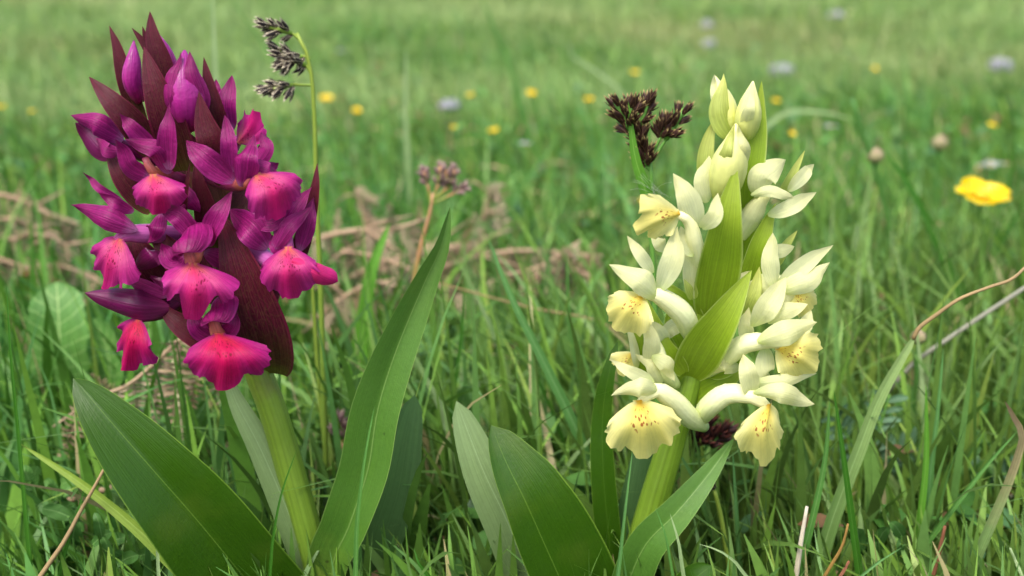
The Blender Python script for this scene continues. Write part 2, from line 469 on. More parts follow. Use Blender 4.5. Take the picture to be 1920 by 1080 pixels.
def mat_ground():
    T = NT('meadow_soil')
    ob = T.n('TexCoord').outputs['Object']
    a = T.n('TexNoise', {'Vector': ob, 'Scale': 55.0, 'Detail': 8.0, 'Roughness': .7})
    b = T.n('TexNoise', {'Vector': ob, 'Scale': 3.0, 'Detail': 5.0})
    c = T.n('TexNoise', {'Vector': ob, 'Scale': 400.0, 'Detail': 4.0})
    soil = T.ramp(a.outputs[0], [(.3, lin(48, 40, 28)), (.5, lin(74, 66, 42)), (.7, lin(112, 98, 66))])
    moss = T.ramp(c.outputs[0], [(.3, lin(40, 62, 22)), (.7, lin(76, 102, 40))])
    col = T.mix(T.sstep(b.outputs[0], .3, .48), soil, moss)
    bp = T.n('Bump', {'Strength': .8, 'Distance': .006, 'Height': a.outputs[0]})
    return T.done(T.n('BsdfPrincipled', {'Base Color': col, 'Roughness': .9, 'Specular IOR Level': .1, 'Normal': bp.outputs[0]}).outputs[0])


def mat_grass(name, trans=.24, rough=.5):
    T = NT(name)
    at_ = T.n('Attribute', attribute_name='tone')
    ob = T.n('TexCoord').outputs['Object']
    n2 = T.n('TexNoise', {'Vector': ob, 'Scale': 500.0, 'Detail': 2.0})
    g = T.math('ADD', T.math('MULTIPLY', n2.outputs[0], .5), .75)
    col = T.mix(1.0, at_.outputs[0], T.n('CombineXYZ', {0: g, 1: g, 2: g}).outputs[0], 'MULTIPLY')
    pr = T.n('BsdfPrincipled', {'Base Color': col, 'Roughness': rough, 'Specular IOR Level': .4})
    tr = T.n('BsdfTranslucent', {'Color': col})
    return T.done(T.n('MixShader', {0: trans, 1: pr.outputs[0], 2: tr.outputs[0]}).outputs[0])


M_ground, M_stone, M_grass = mat_ground(), mat_stone(), mat_grass('meadow_grass_tissue')
M_cover = mat_grass('ground_cover_tissue', .28, .5)

# ------------------------------------------------------------------ the setting: ground and meadow
xs = np.unique(np.round(np.concatenate([np.linspace(-1.2, 1.2, 81), np.linspace(-5, 5, 51), np.linspace(-70, 70, 29)]), 4))
ys = np.unique(np.round(np.concatenate([np.linspace(-.6, 1.8, 81), np.linspace(1.8, 6, 43), np.linspace(-6, 90, 33)]), 4))
GX, GY = np.meshgrid(xs, ys)
GV = np.stack([GX.ravel(), GY.ravel(), gz(GX.ravel(), GY.ravel())], 1)
link('ground', mesh('ground', GV, grid_faces(len(xs), len(ys)), GV[:, :2], M_ground), kind='structure')


def lowfreq(x, y, s, k):
    return (np.sin(x * s + k) * np.sin(y * s * 1.13 + 1.7 * k) + .6 * np.sin(x * s * 2.3 + 2.1 * k + y * s) + .5 * np.sin(y * s * 2.9 - x * s * 1.7 + k)) / 2.1


def big_mesh(name, V, quads, tone, mat, label, cat, kind='stuff'):
    me = bpy.data.meshes.new(name)
    nf = len(quads)
    me.vertices.add(len(V))
    me.vertices.foreach_set('co', V.astype(np.float32).ravel())
    me.loops.add(nf * 4)
    me.loops.foreach_set('vertex_index', quads.astype(np.int32).ravel())
    me.polygons.add(nf)
    me.polygons.foreach_set('loop_start', np.arange(0, nf * 4, 4, dtype=np.int32))
    me.polygons.foreach_set('loop_total', np.full(nf, 4, np.int32))
    me.update(calc_edges=True)
    at_ = me.attributes.new('tone', 'FLOAT_COLOR', 'POINT')
    at_.data.foreach_set('color', np.concatenate([tone, np.ones((len(tone), 1))], 1).astype(np.float32).ravel())
    me.polygons.foreach_set('use_smooth', np.ones(nf, bool))
    me.materials.append(mat)
    return link(name, me, label=label, cat=cat, kind=kind)


PAL = np.array([lin(58, 108, 28)[:3], lin(78, 128, 38)[:3], lin(104, 152, 48)[:3], lin(80, 136, 62)[:3], lin(130, 162, 62)[:3], lin(112, 162, 74)[:3],
                lin(156, 144, 100)[:3], lin(190, 176, 136)[:3]])


def blades(bx, by, h, wd, lean, seg, probs, tip=1.6, clump=.0, pasture=0.0):
    n = len(bx)
    bz = gz(bx, by) - .003
    azm = RNG.uniform(0, 2 * math.pi, n)
    # neighbours lean together, so that tufts form
    azm = azm * (1 - clump) + clump * 3.1 * (1 + lowfreq(bx, by, 26, 1.1))
    side = RNG.uniform(0, 2 * math.pi, n)
    t = np.linspace(0, 1, seg + 1)
    ln = lean * h
    curve = RNG.uniform(1.3, 2.6, n)
    V = np.zeros((n, seg + 1, 2, 3))
    for j, tt in enumerate(t):
        off = ln * tt ** curve
        cx = bx + np.cos(azm) * off
        cy = by + np.sin(azm) * off
        cz = bz + h * (tt - .35 * np.clip(lean, 0, 1.2) * tt ** 2.2)
        wj = wd * (1 - tt ** tip) * .5 + wd * .02
        sa = side + tt * .8
        for k, sg in ((0, -1), (1, 1)):
            V[:, j, k, 0] = cx + sg * np.cos(sa) * wj
            V[:, j, k, 1] = cy + sg * np.sin(sa) * wj
            V[:, j, k, 2] = cz
    idx = np.arange(n)[:, None, None] * (seg + 1) * 2 + np.arange(seg)[None, :, None] * 2 + np.array([0, 1, 3, 2])[None, None]
    pi = RNG.choice(len(PAL), n, p=probs)
    tone = PAL[pi] * RNG.uniform(.75, 1.2, (n, 1))
    dry = np.clip(lowfreq(bx, by, 2.2, .3) - .25, 0, 1)[:, None] * .8
    tone = tone * (1 - dry * .6) + dry * .6 * np.array(lin(146, 148, 84)[:3])
    pf = np.clip(pasture * (1 + .9 * lowfreq(bx, by, 3.1, 2.6) + .5 * lowfreq(bx, by, 11, .6)), 0, .8)[:, None]
    olive = np.clip(lowfreq(bx, by, 1.7, 4.1), 0, 1)[:, None]
    tone = tone * (1 - pf) + pf * (np.array(lin(162, 182, 114)[:3]) * (1 - olive) + np.array(lin(176, 172, 116)[:3]) * olive)
    tone = np.repeat(tone, (seg + 1) * 2, 0)
    return V.reshape(-1, 3), idx.reshape(-1, 4), tone


def join(parts):
    Vs, Fs, Ts, o = [], [], [], 0
    for v, f, t in parts:
        Vs.append(v)
        Fs.append(f + o)
        Ts.append(t)
        o += len(v)
    return np.vstack(Vs), np.vstack(Fs), np.vstack(Ts)


def scatter(n, y0, y1, spread=.62, pad=.14, pw=1.0):
    y = y0 + (y1 - y0) * RNG.random(n) ** pw
    x = RNG.uniform(-1, 1, n) * (spread * y + pad)
    return x, y




def thin(x, y):
    """the sward is thin where the dead bracken smothers it"""
    k = np.ones(len(x))
    for cx, cy, rx, ry, a in ((-.03, .36, .14, .10, .62), (-.21, .42, .08, .08, .6), (-.15, .228, .062, .034, .96), (-.11, .24, .05, .02, .7)):
        k -= a * np.exp(-(((x - cx) / rx) ** 2 + ((y - cy) / ry) ** 2) ** 2)
    m = RNG.random(len(x)) < k
    return x[m], y[m]


PR = [.2, .24, .18, .16, .1, .08, .025, .015]
tanB = math.tan(PITCH + math.atan(540 * KX))
lay = []
# short sward under the lens, low enough to stay below the view
x, y = scatter(5000, .02, .185, .5, .17)
mx = np.clip(CAM_H - tanB * y - .003, .010, .05)
lay.append(blades(x, y, RNG.uniform(.3, 1.0, len(x)) * mx, RNG.uniform(.0009, .003, len(x)), RNG.uniform(.1, .8, len(x)), 5, [.3, .25, .15, .15, .06, .05, .02, .02]))
# around and just behind the orchids
x, y = thin(*scatter(18500, .175, .42, .75, .12, 1.15))
hh = RNG.gamma(6, .0062, len(x)) * np.clip(1.25 - y, .7, 1) * (1 + .3 * lowfreq(x, y, 18, .7))
hh = np.where(y < .21, np.minimum(hh, .034), np.clip(hh, .008, .07))
lay.append(blades(x, y, hh, RNG.gamma(4, .00066, len(x)), RNG.gamma(2, .2, len(x)), 6, [.3, .27, .15, .16, .05, .04, .02, .01], clump=.35))
x, y = scatter(36000, .42, 1.0, .95, .14)
keep = RNG.random(len(x)) < .62 + .4 * lowfreq(x, y, 14, 2.2)
x, y = thin(x[keep], y[keep])
hh = np.clip(RNG.gamma(4.5, .0056, len(x)) * (1 + .4 * lowfreq(x, y, 11, 1.7)), .006, .075)
lay.append(blades(x, y, hh, RNG.uniform(.001, .003, len(x)), RNG.gamma(2, .22, len(x)), 5, PR, clump=.35, pasture=.08))
x, y = scatter(2600, .215, .6, .7, .06)
lay.append(blades(x, y, RNG.uniform(.035, .08, len(x)), RNG.gamma(5, .00036, len(x)), RNG.gamma(2, .24, len(x)), 7, [.34, .26, .12, .22, .03, .03, 0, 0]))
x, y = scatter(88000, 1.0, 2.4, .95, .1)
hh = np.clip(RNG.gamma(4, .006, len(x)) * (1 + .7 * lowfreq(x, y, 9, .9)), .006, .085)
lay.append(blades(x, y, hh, RNG.uniform(.0012, .004, len(x)), RNG.gamma(2, .24, len(x)), 4, PR, clump=.3, pasture=.4))
x, y = scatter(110000, 2.4, 6.5, .88, .1)
hh = np.clip(RNG.gamma(4, .0062, len(x)) * (1 + .7 * lowfreq(x, y, 6, .9)), .006, .08)
lay.append(blades(x, y, hh, RNG.uniform(.003, .008, len(x)), RNG.gamma(2, .25, len(x)), 3, PR, pasture=.5))
x, y = scatter(50000, 6.5, 26, .85, .1)
hh = np.clip(RNG.gamma(4, .012, len(x)), .01, .12)
lay.append(blades(x, y, hh, RNG.uniform(.01, .03, len(x)), RNG.gamma(2, .25, len(x)), 2, PR, pasture=.5))
V, Fq, To = join(lay)
big_mesh('meadow_grass', V, Fq, To, M_grass, 'green grass of the meadow, fine blades mixed with some dry ones', 'grass')


# low ground cover: small oval leaves of clover, speedwell and the like
def cover(x, y, size, zoff, nseg=4):
    n = len(x)
    azm = RNG.uniform(0, 2 * math.pi, n)
    pit = RNG.uniform(-.2, 1.0, n)
    t = np.linspace(0, 1, nseg + 1)
    z0 = gz(x, y) + zoff
    V = np.zeros((n, nseg + 1, 3, 3))
    d = np.stack([np.cos(azm) * np.cos(pit), np.sin(azm) * np.cos(pit), np.sin(pit)], 1)
    s = np.stack([-np.sin(azm), np.cos(azm), np.zeros(n)], 1)
    nn = np.cross(d, s)
    asp = RNG.uniform(.2, .38, n)
    for j, tt in enumerate(t):
        wj = math.sin(math.pi * min(max(tt ** .8, .03), .97)) * size * asp
        c = np.stack([x, y, z0], 1) + d * (size * tt)[:, None] + nn * (-.18 * size * tt ** 2)[:, None]
        for k, sg in ((0, -1), (1, 0), (2, 1)):
            V[:, j, k] = c + s * (sg * wj)[:, None] - nn * (abs(sg) * -.25 * wj)[:, None]
    idx = []
    for j in range(nseg):
        for k in range(2):
            idx.append([j * 3 + k, j * 3 + k + 1, (j + 1) * 3 + k + 1, (j + 1) * 3 + k])
    idx = np.arange(n)[:, None, None] * (nseg + 1) * 3 + np.array(idx)[None]
    tone = np.array([lin(70, 116, 46)[:3], lin(86, 132, 58)[:3], lin(100, 142, 70)[:3], lin(78, 118, 70)[:3], lin(128, 96, 64)[:3]])[RNG.choice(5, n, p=[.34, .3, .18, .12, .06])]
    tone = np.repeat(tone * RNG.uniform(.75, 1.2, (n, 1)), (nseg + 1) * 3, 0)
    return V.reshape(-1, 3), idx.reshape(-1, 4), tone


x, y = scatter(2600, .05, .5, .64, .13)
keep = (y > .2) | (RNG.random(len(x)) < .5)
x, y = x[keep], y[keep]
c1 = cover(x, y, RNG.uniform(.004, .011, len(x)), np.where(y < .2, RNG.uniform(.001, .012, len(x)), RNG.uniform(.001, .024, len(x))))
x, y = scatter(5200, .5, 2.2, .62, .1)
c2 = cover(x, y, RNG.uniform(.006, .016, len(x)), RNG.uniform(.002, .02, len(x)), 3)
V, Fq, To = join([c1, c2])
big_mesh('ground_cover', V, Fq, To, M_cover, 'small oval leaves of low herbs among the grass', 'ground cover')
# dead straw lying in the thatch
x, y = scatter(700, .16, 1.1, .62, .12)
n = len(x)
V = np.zeros((n, 3, 2, 3))
azm = RNG.uniform(0, 2 * math.pi, n)
L = RNG.uniform(.012, .045, n)
za, zb = RNG.uniform(.001, .010, n), RNG.uniform(.001, .018, n)
wd = RNG.uniform(.0007, .002, n)
for j, tt in enumerate((0, .5, 1)):
    px_, py_ = x + np.cos(azm) * L * (tt - .5), y + np.sin(azm) * L * (tt - .5)
    zz = gz(px_, py_) + za * (1 - tt) + zb * tt + .002 * (tt == .5)
    for k, sg in ((0, -1), (1, 1)):
        V[:, j, k] = np.stack([px_ - np.sin(azm) * wd * sg * .5, py_ + np.cos(azm) * wd * sg * .5, zz + sg * wd * .3], 1)
idx = np.arange(n)[:, None, None] * 6 + np.array([[0, 1, 3, 2], [2, 3, 5, 4]])[None]
tone = np.repeat(np.array([lin(150, 116, 82)[:3], lin(186, 160, 122)[:3], lin(110, 80, 58)[:3]])[RNG.choice(3, n)], 6, 0)
big_mesh('straw_litter', V.reshape(-1, 3), idx.reshape(-1, 4), tone, M_cover, 'brown dead straw and leaf scraps lying between the grass', 'litter')


# ------------------------------------------------------------------ the two orchids
def R_(px):
    return px * pxm(Y0)


def sep(par, pts, w, mat, roll=0, cup=.45, prof=(.62, .92), name='sepal', **k):
    a = dict(nu=9, nv=22, base=.02, wave=.06, fold=-.16 if cup < 0 else .16)
    a.update(k)
    q = np.array(P(pts))
    q[1:-1] += np.array([[random.gauss(0, .00035), random.gauss(0, .0006), random.gauss(0, .00035)] for _ in q[1:-1]])
    # tips curl and twist, each one its own way
    tip = q[-1] - q[-2]
    q[-1] += -Fv * random.uniform(-.0006, .0012)
    q = np.vstack([q[:-1], q[-2] + tip * .62 + Fv * random.uniform(-.0002, .0005), q[-1]])
    rl = np.array([roll + random.uniform(-22, 6), roll + random.uniform(-6, 6), roll + random.uniform(-8, 14), roll + random.uniform(-32, 38)])
    a1, a2 = random.uniform(.82, 1.12), random.uniform(.82, 1.12)
    return put(name, ribbon(q, R_(w) * (.82 if mat is M_ysep else .92), (prof[0] * random.uniform(.85, 1.3), prof[1] * random.uniform(.9, 1.2)), rl, cup * random.uniform(.55, 1.0), asym=(a1, a2), **a), mat, par)


def bract(par, pts, w, mat, roll=0, cup=.55, prof=(.45, .9), **k):
    a = dict(nu=9, nv=22, base=.05, wave=.015)
    a.update(k)
    return put('bract', ribbon(P(pts), R_(w), prof, roll, cup, **a), mat, par)


def lip(par, pts, w, mat, roll=0, cup=.35, name='lip', **k):
    return put(name, lipgrid(P(pts), R_(w), roll, cup, **k), mat, par)


def tube(par, name, pts, r, mat, **k):
    return put(name, tubegrid(P(pts), R_(np.array(r, float)), **k), mat, par)


def visor(par, pts, w, mat, cup=-1.25, **k):
    return put('hood', ribbon(P(pts), R_(w), (.35, .3), 0, cup, nu=13, nv=14, base=.15, wave=.02, **k), mat, par)


BUD_R = lambda w, k=1.0: [w * f for f in (.25, .42, .49, .5, .46, .36, .2, .03)]

# ---- purple one
pb = base_of(at(640, 1290, Y0))
po = thing('purple_orchid', 'magenta purple orchid with dark maroon bracts and a leaning green stem', 'orchid', pb)
tube(po, 'stem', [(655, 1330, 0), (607, 1120, .1), (566, 960, .1), (515, 780, .1), (478, 680, .1), (420, 500, 0), (362, 320, -.1), (318, 170, -.1), (300, 90, -.1)],
     [34, 33, 31, 29, 27, 26, 22, 16, 9, 4], M_stempl, n=28, nv=40, ridge=.03, nr=9)
# leaves
put('leaf', ribbon(P([(630, 1290, .1), (545, 1180, .5), (456, 1080, .9), (372, 978, 1.3), (286, 880, 1.5), (204, 786, 1.4), (138, 709, 1.1)]), R_(186), (.5, .66), [-8, -14, -18, -10], 0, fold=.42, wave=.04, nu=13, nv=36), M_leaf, po, label='broad dark green leaf spreading low to one side')
put('leaf', ribbon(P([(648, 1260, 0), (622, 1080, .3), (655, 985, .5), (690, 880, .5), (708, 770, .5), (742, 660, .4), (796, 530, .2), (828, 460, .1), (844, 388, 0)]), R_(98), (.8, .74), [18, 10, -6, -26, -40], 0, fold=.42, asym=(1.12, .8), wave=.05, nu=13, nv=40), M_leaf2, po, label='tall pointed leaf with pale midrib standing upright')
put('leaf', ribbon(P([(655, 1260, -.3), (690, 1080, -.5), (738, 930, -.6), (760, 820, -.8), (778, 740, -1.0)]), R_(96), (.6, .5), [0, -20], .3, wave=.02, nu=9, nv=26), M_leafdark, po)
put('leaf', ribbon(P([(650, 1270, .2), (590, 1090, .3), (540, 960, .3), (488, 840, .2), (446, 760, .1), (424, 706, 0)]), R_(66), (.35, .45), [-20, -10, 0], -.5, wave=.01, nu=9, nv=26), M_leafgrey, po, label='pale sheathing leaf along the stem')
# bracts
for pts, wd, rl in [
    ([(268, 232, 0), (240, 160, .2), (222, 93, .2), (205, 48, .1)], 36, 10),
    ([(322, 190, .1), (304, 120, .2), (288, 70, .2), (281, 21, .1)], 44, 0),
    ([(292, 120, 0), (272, 84, 0), (247, 52, 0)], 17, 0),
    ([(284, 110, -.2), (276, 80, -.2), (267, 49, -.2)], 15, 0),
    ([(348, 320, .3), (322, 240, .7), (294, 165, .8), (270, 87, .6)], 72, 8),
    ([(292, 290, .1), (252, 236, .5), (212, 193, .6), (167, 144, .4)], 54, -8),
    ([(424, 280, .1), (406, 215, .4), (392, 160, .4), (382, 107, .3)], 36, -10),
    ([(428, 345, .4), (402, 275, .9), (385, 230, .9), (373, 172, .8)], 62, 5),
    ([(290, 392, .3), (246, 345, .5), (222, 310, .5), (200, 270, .3)], 54, 0),
    ([(400, 470, .2), (388, 400, .5), (374, 345, .6), (366, 300, .5)], 48, 0),
    ([(352, 440, .5), (345, 395, .8), (351, 340, .9), (356, 305, .8)], 15, 0),
    ([(542, 520, 0), (570, 450, .3), (590, 365, .4), (595, 306, .3)], 40, 15),
    ([(508, 700, .2), (494, 640, .8), (468, 560, 1.0), (438, 470, 1.0), (414, 396, .8)], 112, -5),
    ([(452, 660, 0), (385, 632, .5), (335, 605, .6), (292, 565, .4)], 62, 0),
    ([(350, 590, 0), (300, 520, .2), (262, 470, .3), (248, 420, .1)], 86, 0),
    ([(395, 560, .1), (345, 500, .5), (305, 455, .5), (275, 425, .3)], 66, 0),
    ([(470, 600, -.6), (500, 540, -.8), (520, 470, -1.0)], 70, 0),
    ([(420, 420, -.5), (470, 350, -.8), (500, 300, -.9)], 60, 0),
    ([(410, 400, -.5), (380, 320, -.7), (340, 240, -.8)], 90, 0), ([(430, 470, -.5), (460, 420, -.7), (480, 370, -.8)], 90, 0), ([(360, 380, -.4), (310, 320, -.6), (280, 260, -.7)], 84, 0),
    ([(440, 560, -.4), (400, 500, -.6), (370, 420, -.7)], 100, 0), ([(340, 250, -.3), (350, 190, -.4), (372, 130, -.5)], 60, 0), ([(460, 640, -.4), (480, 560, -.6), (510, 500, -.7)], 70, 0),
]:
    bract(po, pts, wd, M_pbract, rl)


def bud(par, pts, w, mat, **k):
    a = dict(n=16, nv=22, ridge=.07, nr=3)
    a.update(k)
    return tube(par, 'bud', pts, BUD_R(w), mat, **a)


bud(po, [(262, 190, .1), (247, 150, .3), (249, 112, .3), (251, 76, .2)], 34, M_pbud)
bb = bud(po, [(362, 235, .3), (352, 190, .6), (346, 140, .6), (346, 94, .5)], 68, M_pbud)
sep(bb, [(366, 222, .6), (374, 188, .8), (366, 140, .8), (354, 95, .6)], 40, M_psep, -25, -.6)
sep(bb, [(344, 222, .7), (324, 186, .9), (324, 140, .9), (340, 97, .7)], 34, M_psep, 25, -.6)
bud(po, [(330, 150, -.2), (314, 105, -.1), (298, 64, -.2)], 24, M_pbud)


def flower(par, pts, r, mat):
    return tube(par, 'flower', pts, r, mat, n=12, nv=14)


f = flower(po, [(345, 340, -.2), (312, 330, .4), (284, 318, .9), (272, 296, .9)], [13, 14, 11, 6], M_pcol)
sep(f, [(290, 282, 1.0), (256, 246, 1.2), (225, 213, 1.2)], 34, M_psep, -10)
sep(f, [(316, 318, 1.0), (323, 255, 1.2), (317, 190, 1.1)], 44, M_psep, 8)
sep(f, [(281, 336, .9), (240, 310, 1.2), (220, 262, 1.2)], 44, M_psep, 20, -.7, name='petal')
sep(f, [(318, 326, .9), (288, 282, 1.3), (236, 262, 1.3)], 40, M_psep, -20, -.8, name='petal')
lip(f, [(288, 326, 1.0), (294, 362, 1.4), (296, 402, 1.1)], 104, M_plip, -8)
f = flower(po, [(300, 300, -.4), (250, 282, -.1), (215, 266, .1)], [13, 15, 10], M_pdark)
sep(f, [(232, 262, .2), (182, 234, .5), (133, 216, .3)], 52, M_psep, 0, -.9)
sep(f, [(228, 282, .2), (186, 278, .4), (146, 232, .2)], 52, M_pdark, 15, -.7)
sep(f, [(228, 286, .5), (202, 280, .6), (178, 258, .5)], 30, M_psep, 0, -.6, name='petal')
f = flower(po, [(335, 442, .1), (285, 438, .5), (240, 440, .8), (218, 452, .9)], [17, 18, 17, 9], M_pspur)
sep(f, [(232, 380, .7), (192, 356, .8), (157, 323, .7)], 19, M_psep)
sep(f, [(250, 398, .7), (218, 376, .9), (188, 362, .9)], 28, M_psep)
sep(f, [(258, 432, .9), (205, 408, 1.1), (138, 385, .8)], 54, M_psep, 0, -.9)
lip(f, [(228, 444, .9), (205, 488, 1.2), (190, 538, .9)], 100, M_plip, -22)
f = flower(po, [(395, 430, .2), (375, 450, .8), (360, 490, 1.3), (352, 464, 1.4)], [14, 15, 14, 8], M_pcol)
sep(f, [(368, 446, 1.0), (336, 410, 1.2), (297, 388, .9)], 40, M_psep)
sep(f, [(385, 460, 1.0), (404, 408, 1.2), (436, 358, 1.0)], 44, M_psep, 10)
visor(f, [(352, 424, .9), (347, 442, 1.6), (344, 474, 1.9)], 96, M_psep)
sep(f, [(348, 480, 1.2), (326, 486, 1.4), (303, 456, 1.4)], 40, M_psep, 0, .5, name='petal')
sep(f, [(383, 472, .8), (408, 490, .8), (432, 518, .6)], 46, M_psep, 0, -.4)
lip(f, [(362, 492, 1.5), (366, 540, 2.0), (357, 600, 1.7)], 124, M_plip, 6, lobe=.2)
f = flower(po, [(395, 335, 0), (440, 345, .5), (465, 340, 1.0), (472, 318, 1.1)], [13, 14, 11, 6], M_pcol)
sep(f, [(438, 340, 1.0), (392, 308, 1.3), (348, 263, 1.1)], 52, M_psep, -10)
sep(f, [(433, 322, 1.0), (430, 270, 1.2), (420, 215, 1.1)], 34, M_psep)
sep(f, [(450, 350, 1.0), (455, 302, 1.3), (478, 252, 1.0)], 56, M_psep, 10, -.8, name='petal')
sep(f, [(476, 312, .7), (490, 284, .8), (490, 248, .5)], 34, M_psep, 0, -.5, name='petal')
lip(f, [(480, 326, 1.1), (515, 356, 1.5), (526, 410, 1.2)], 112, M_plip, 20)
f = flower(po, [(420, 300, -.6), (440, 270, -.4), (452, 258, -.3)], [12, 13, 8], M_pspur)
sep(f, [(434, 246, -.2), (428, 190, 0), (434, 140, -.2)], 40, M_psep)
sep(f, [(414, 210, -.3), (408, 172, -.3), (405, 148, -.4)], 26, M_psep)
lip(f, [(448, 268, -.2), (470, 240, 0), (482, 206, 0)], 70, M_plip, 15)
sep(f, [(484, 280, 0), (500, 276, .1), (514, 271, 0)], 15, M_psep)
sep(f, [(484, 320, .3), (505, 312, .5), (525, 306, .4)], 30, M_psep)
f = flower(po, [(430, 440, 0), (478, 474, .5), (515, 490, .9), (540, 470, 1.0), (541, 444, 1.0)], [14, 18, 18, 12, 7], M_pspur)
sep(f, [(502, 466, .8), (470, 432, 1.0), (430, 392, .6)], 54, M_psep)
sep(f, [(510, 474, 1.1), (546, 430, 1.2), (584, 386, .9)], 40, M_psep, 0, -.5)
sep(f, [(518, 446, .7), (550, 400, .8), (584, 350, .5)], 40, M_psep)
sep(f, [(560, 472, .7), (577, 420, .7), (588, 370, .5)], 42, M_psep, 0, -.5, name='petal')
sep(f, [(538, 480, 1.0), (520, 462, 1.1), (512, 440, .9)], 20, M_psep, name='petal')
lip(f, [(541, 462, 1.1), (540, 508, 1.6), (546, 560, 1.3)], 98, M_plip, 4, lobe=.06)
sep(f, [(548, 488, 1.5), (592, 508, 1.5), (633, 528, 1.2)], 48, M_plobe, 15, -1.1, (.4, .3), name='lip_lobe', wave=.06)
f = flower(po, [(340, 560, 0), (300, 585, .3), (262, 596, .6)], [14, 15, 9], M_pdark)
sep(f, [(318, 576, .5), (245, 574, 1.0), (158, 549, .7)], 74, M_pdark, 0, -.9)
sep(f, [(316, 556, .4), (272, 537, .6), (226, 520, .4)], 30, M_psep, 0, -.3)
sep(f, [(336, 548, .3), (304, 530, .4), (276, 514, .2)], 20, M_psep)
lip(f, [(262, 596, .7), (246, 640, 1.0), (241, 692, .7)], 102, M_plip_deep, -25)
f = flower(po, [(440, 590, .3), (420, 600, .9), (410, 628, 1.3), (396, 592, 1.5)], [14, 15, 14, 8], M_pcol)
visor(f, [(402, 562, 1.0), (400, 578, 1.6), (397, 602, 1.9)], 90, M_psep)
sep(f, [(398, 634, 1.2), (370, 616, 1.5), (360, 580, 1.4)], 40, M_psep, 0, .4, name='petal')
sep(f, [(414, 634, 1.2), (436, 612, 1.4), (441, 578, 1.3)], 38, M_psep, 0, .4, name='petal')
lip(f, [(411, 624, 1.6), (422, 674, 2.1), (418, 732, 1.8)], 138, M_plip_deep, 0, lobe=.16)

for pts, wd, mt in [([(305, 470, .5), (276, 482, .8), (250, 504, .6)], 44, M_pdark), ([(348, 566, .5), (322, 540, .8), (288, 522, .6)], 38, M_pdark),
                    ([(466, 402, .7), (505, 408, 1.0), (542, 392, .8)], 40, M_psep), ([(468, 300, .9), (500, 318, 1.1), (526, 330, .8)], 30, M_psep),
                    ([(326, 344, .6), (345, 374, .9), (374, 398, .7)], 42, M_psep), ([(300, 400, .6), (286, 424, .9), (280, 456, .7)], 40, M_psep)]:
    sep(f, pts, wd, mt, random.uniform(-10, 10), -.4, name='petal')

# ---- yellow one
yb = base_of(at(1165, 1290, Y0))
yo = thing('yellow_orchid', 'pale cream yellow orchid with lime green bracts and a thick green stem', 'orchid', yb)
tube(yo, 'stem', [(1150, 1330, 0), (1185, 1120, .1), (1222, 960, .1), (1262, 820, .1), (1290, 720, .1), (1318, 600, 0), (1345, 470, 0), (1366, 360, 0), (1380, 250, 0)],
     [42, 40, 37, 33, 28, 25, 22, 17, 11, 6], M_stemg, n=28, nv=40, ridge=.03, nr=9)
put('leaf', ribbon(P([(1160, 1290, .4), (1094, 1180, .9), (1034, 1050, 1.2), (985, 940, 1.3), (948, 865, 1.1), (921, 798, .8)]), R_(172), (.62, .62), [-12, -8, -4], .25, fold=.05, asym=(.62, 1.25), wave=.015, nu=13, nv=32), M_leaf, yo, label='broad dark green leaf with rounded blade and pointed tip')
put('leaf', ribbon(P([(1120, 1290, 0), (1010, 1120, .2), (952, 980, .4), (905, 880, .4), (856, 752, .1)]), R_(98), (.6, .5), [10, 5, 0], .35, wave=.02, nu=9, nv=28), M_leafgrey, yo, label='pale grey green underside of a folded leaf')
put('leaf', ribbon(P([(1160, 1290, -.1), (1148, 1080, -.3), (1132, 900, -.3), (1130, 780, -.4), (1142, 700, -.4), (1159, 640, -.5)]), R_(52), (.45, .5), [20, 10, 25], 0, fold=.3, wave=.01, nu=9, nv=30), M_leaf, yo, label='narrow upright leaf beside the stem')
put('leaf', ribbon(P([(1172, 1290, -.4), (1176, 1060, -.5), (1198, 900, -.6), (1222, 780, -.8)]), R_(72), (.4, .5), 0, -.4, wave=.01, nu=9, nv=24), M_leafdark, yo)
put('leaf', ribbon(P([(1160, 1290, .5), (1168, 1140, .9), (1205, 1030, 1.1), (1268, 962, 1.1), (1328, 890, .8), (1376, 822, .4)]), R_(80), (.5, .75), [-25, -10, 10, 25], 0, fold=.42, wave=.02, nu=13, nv=32), M_leaf2, yo, label='curved leaf clasping the stem')
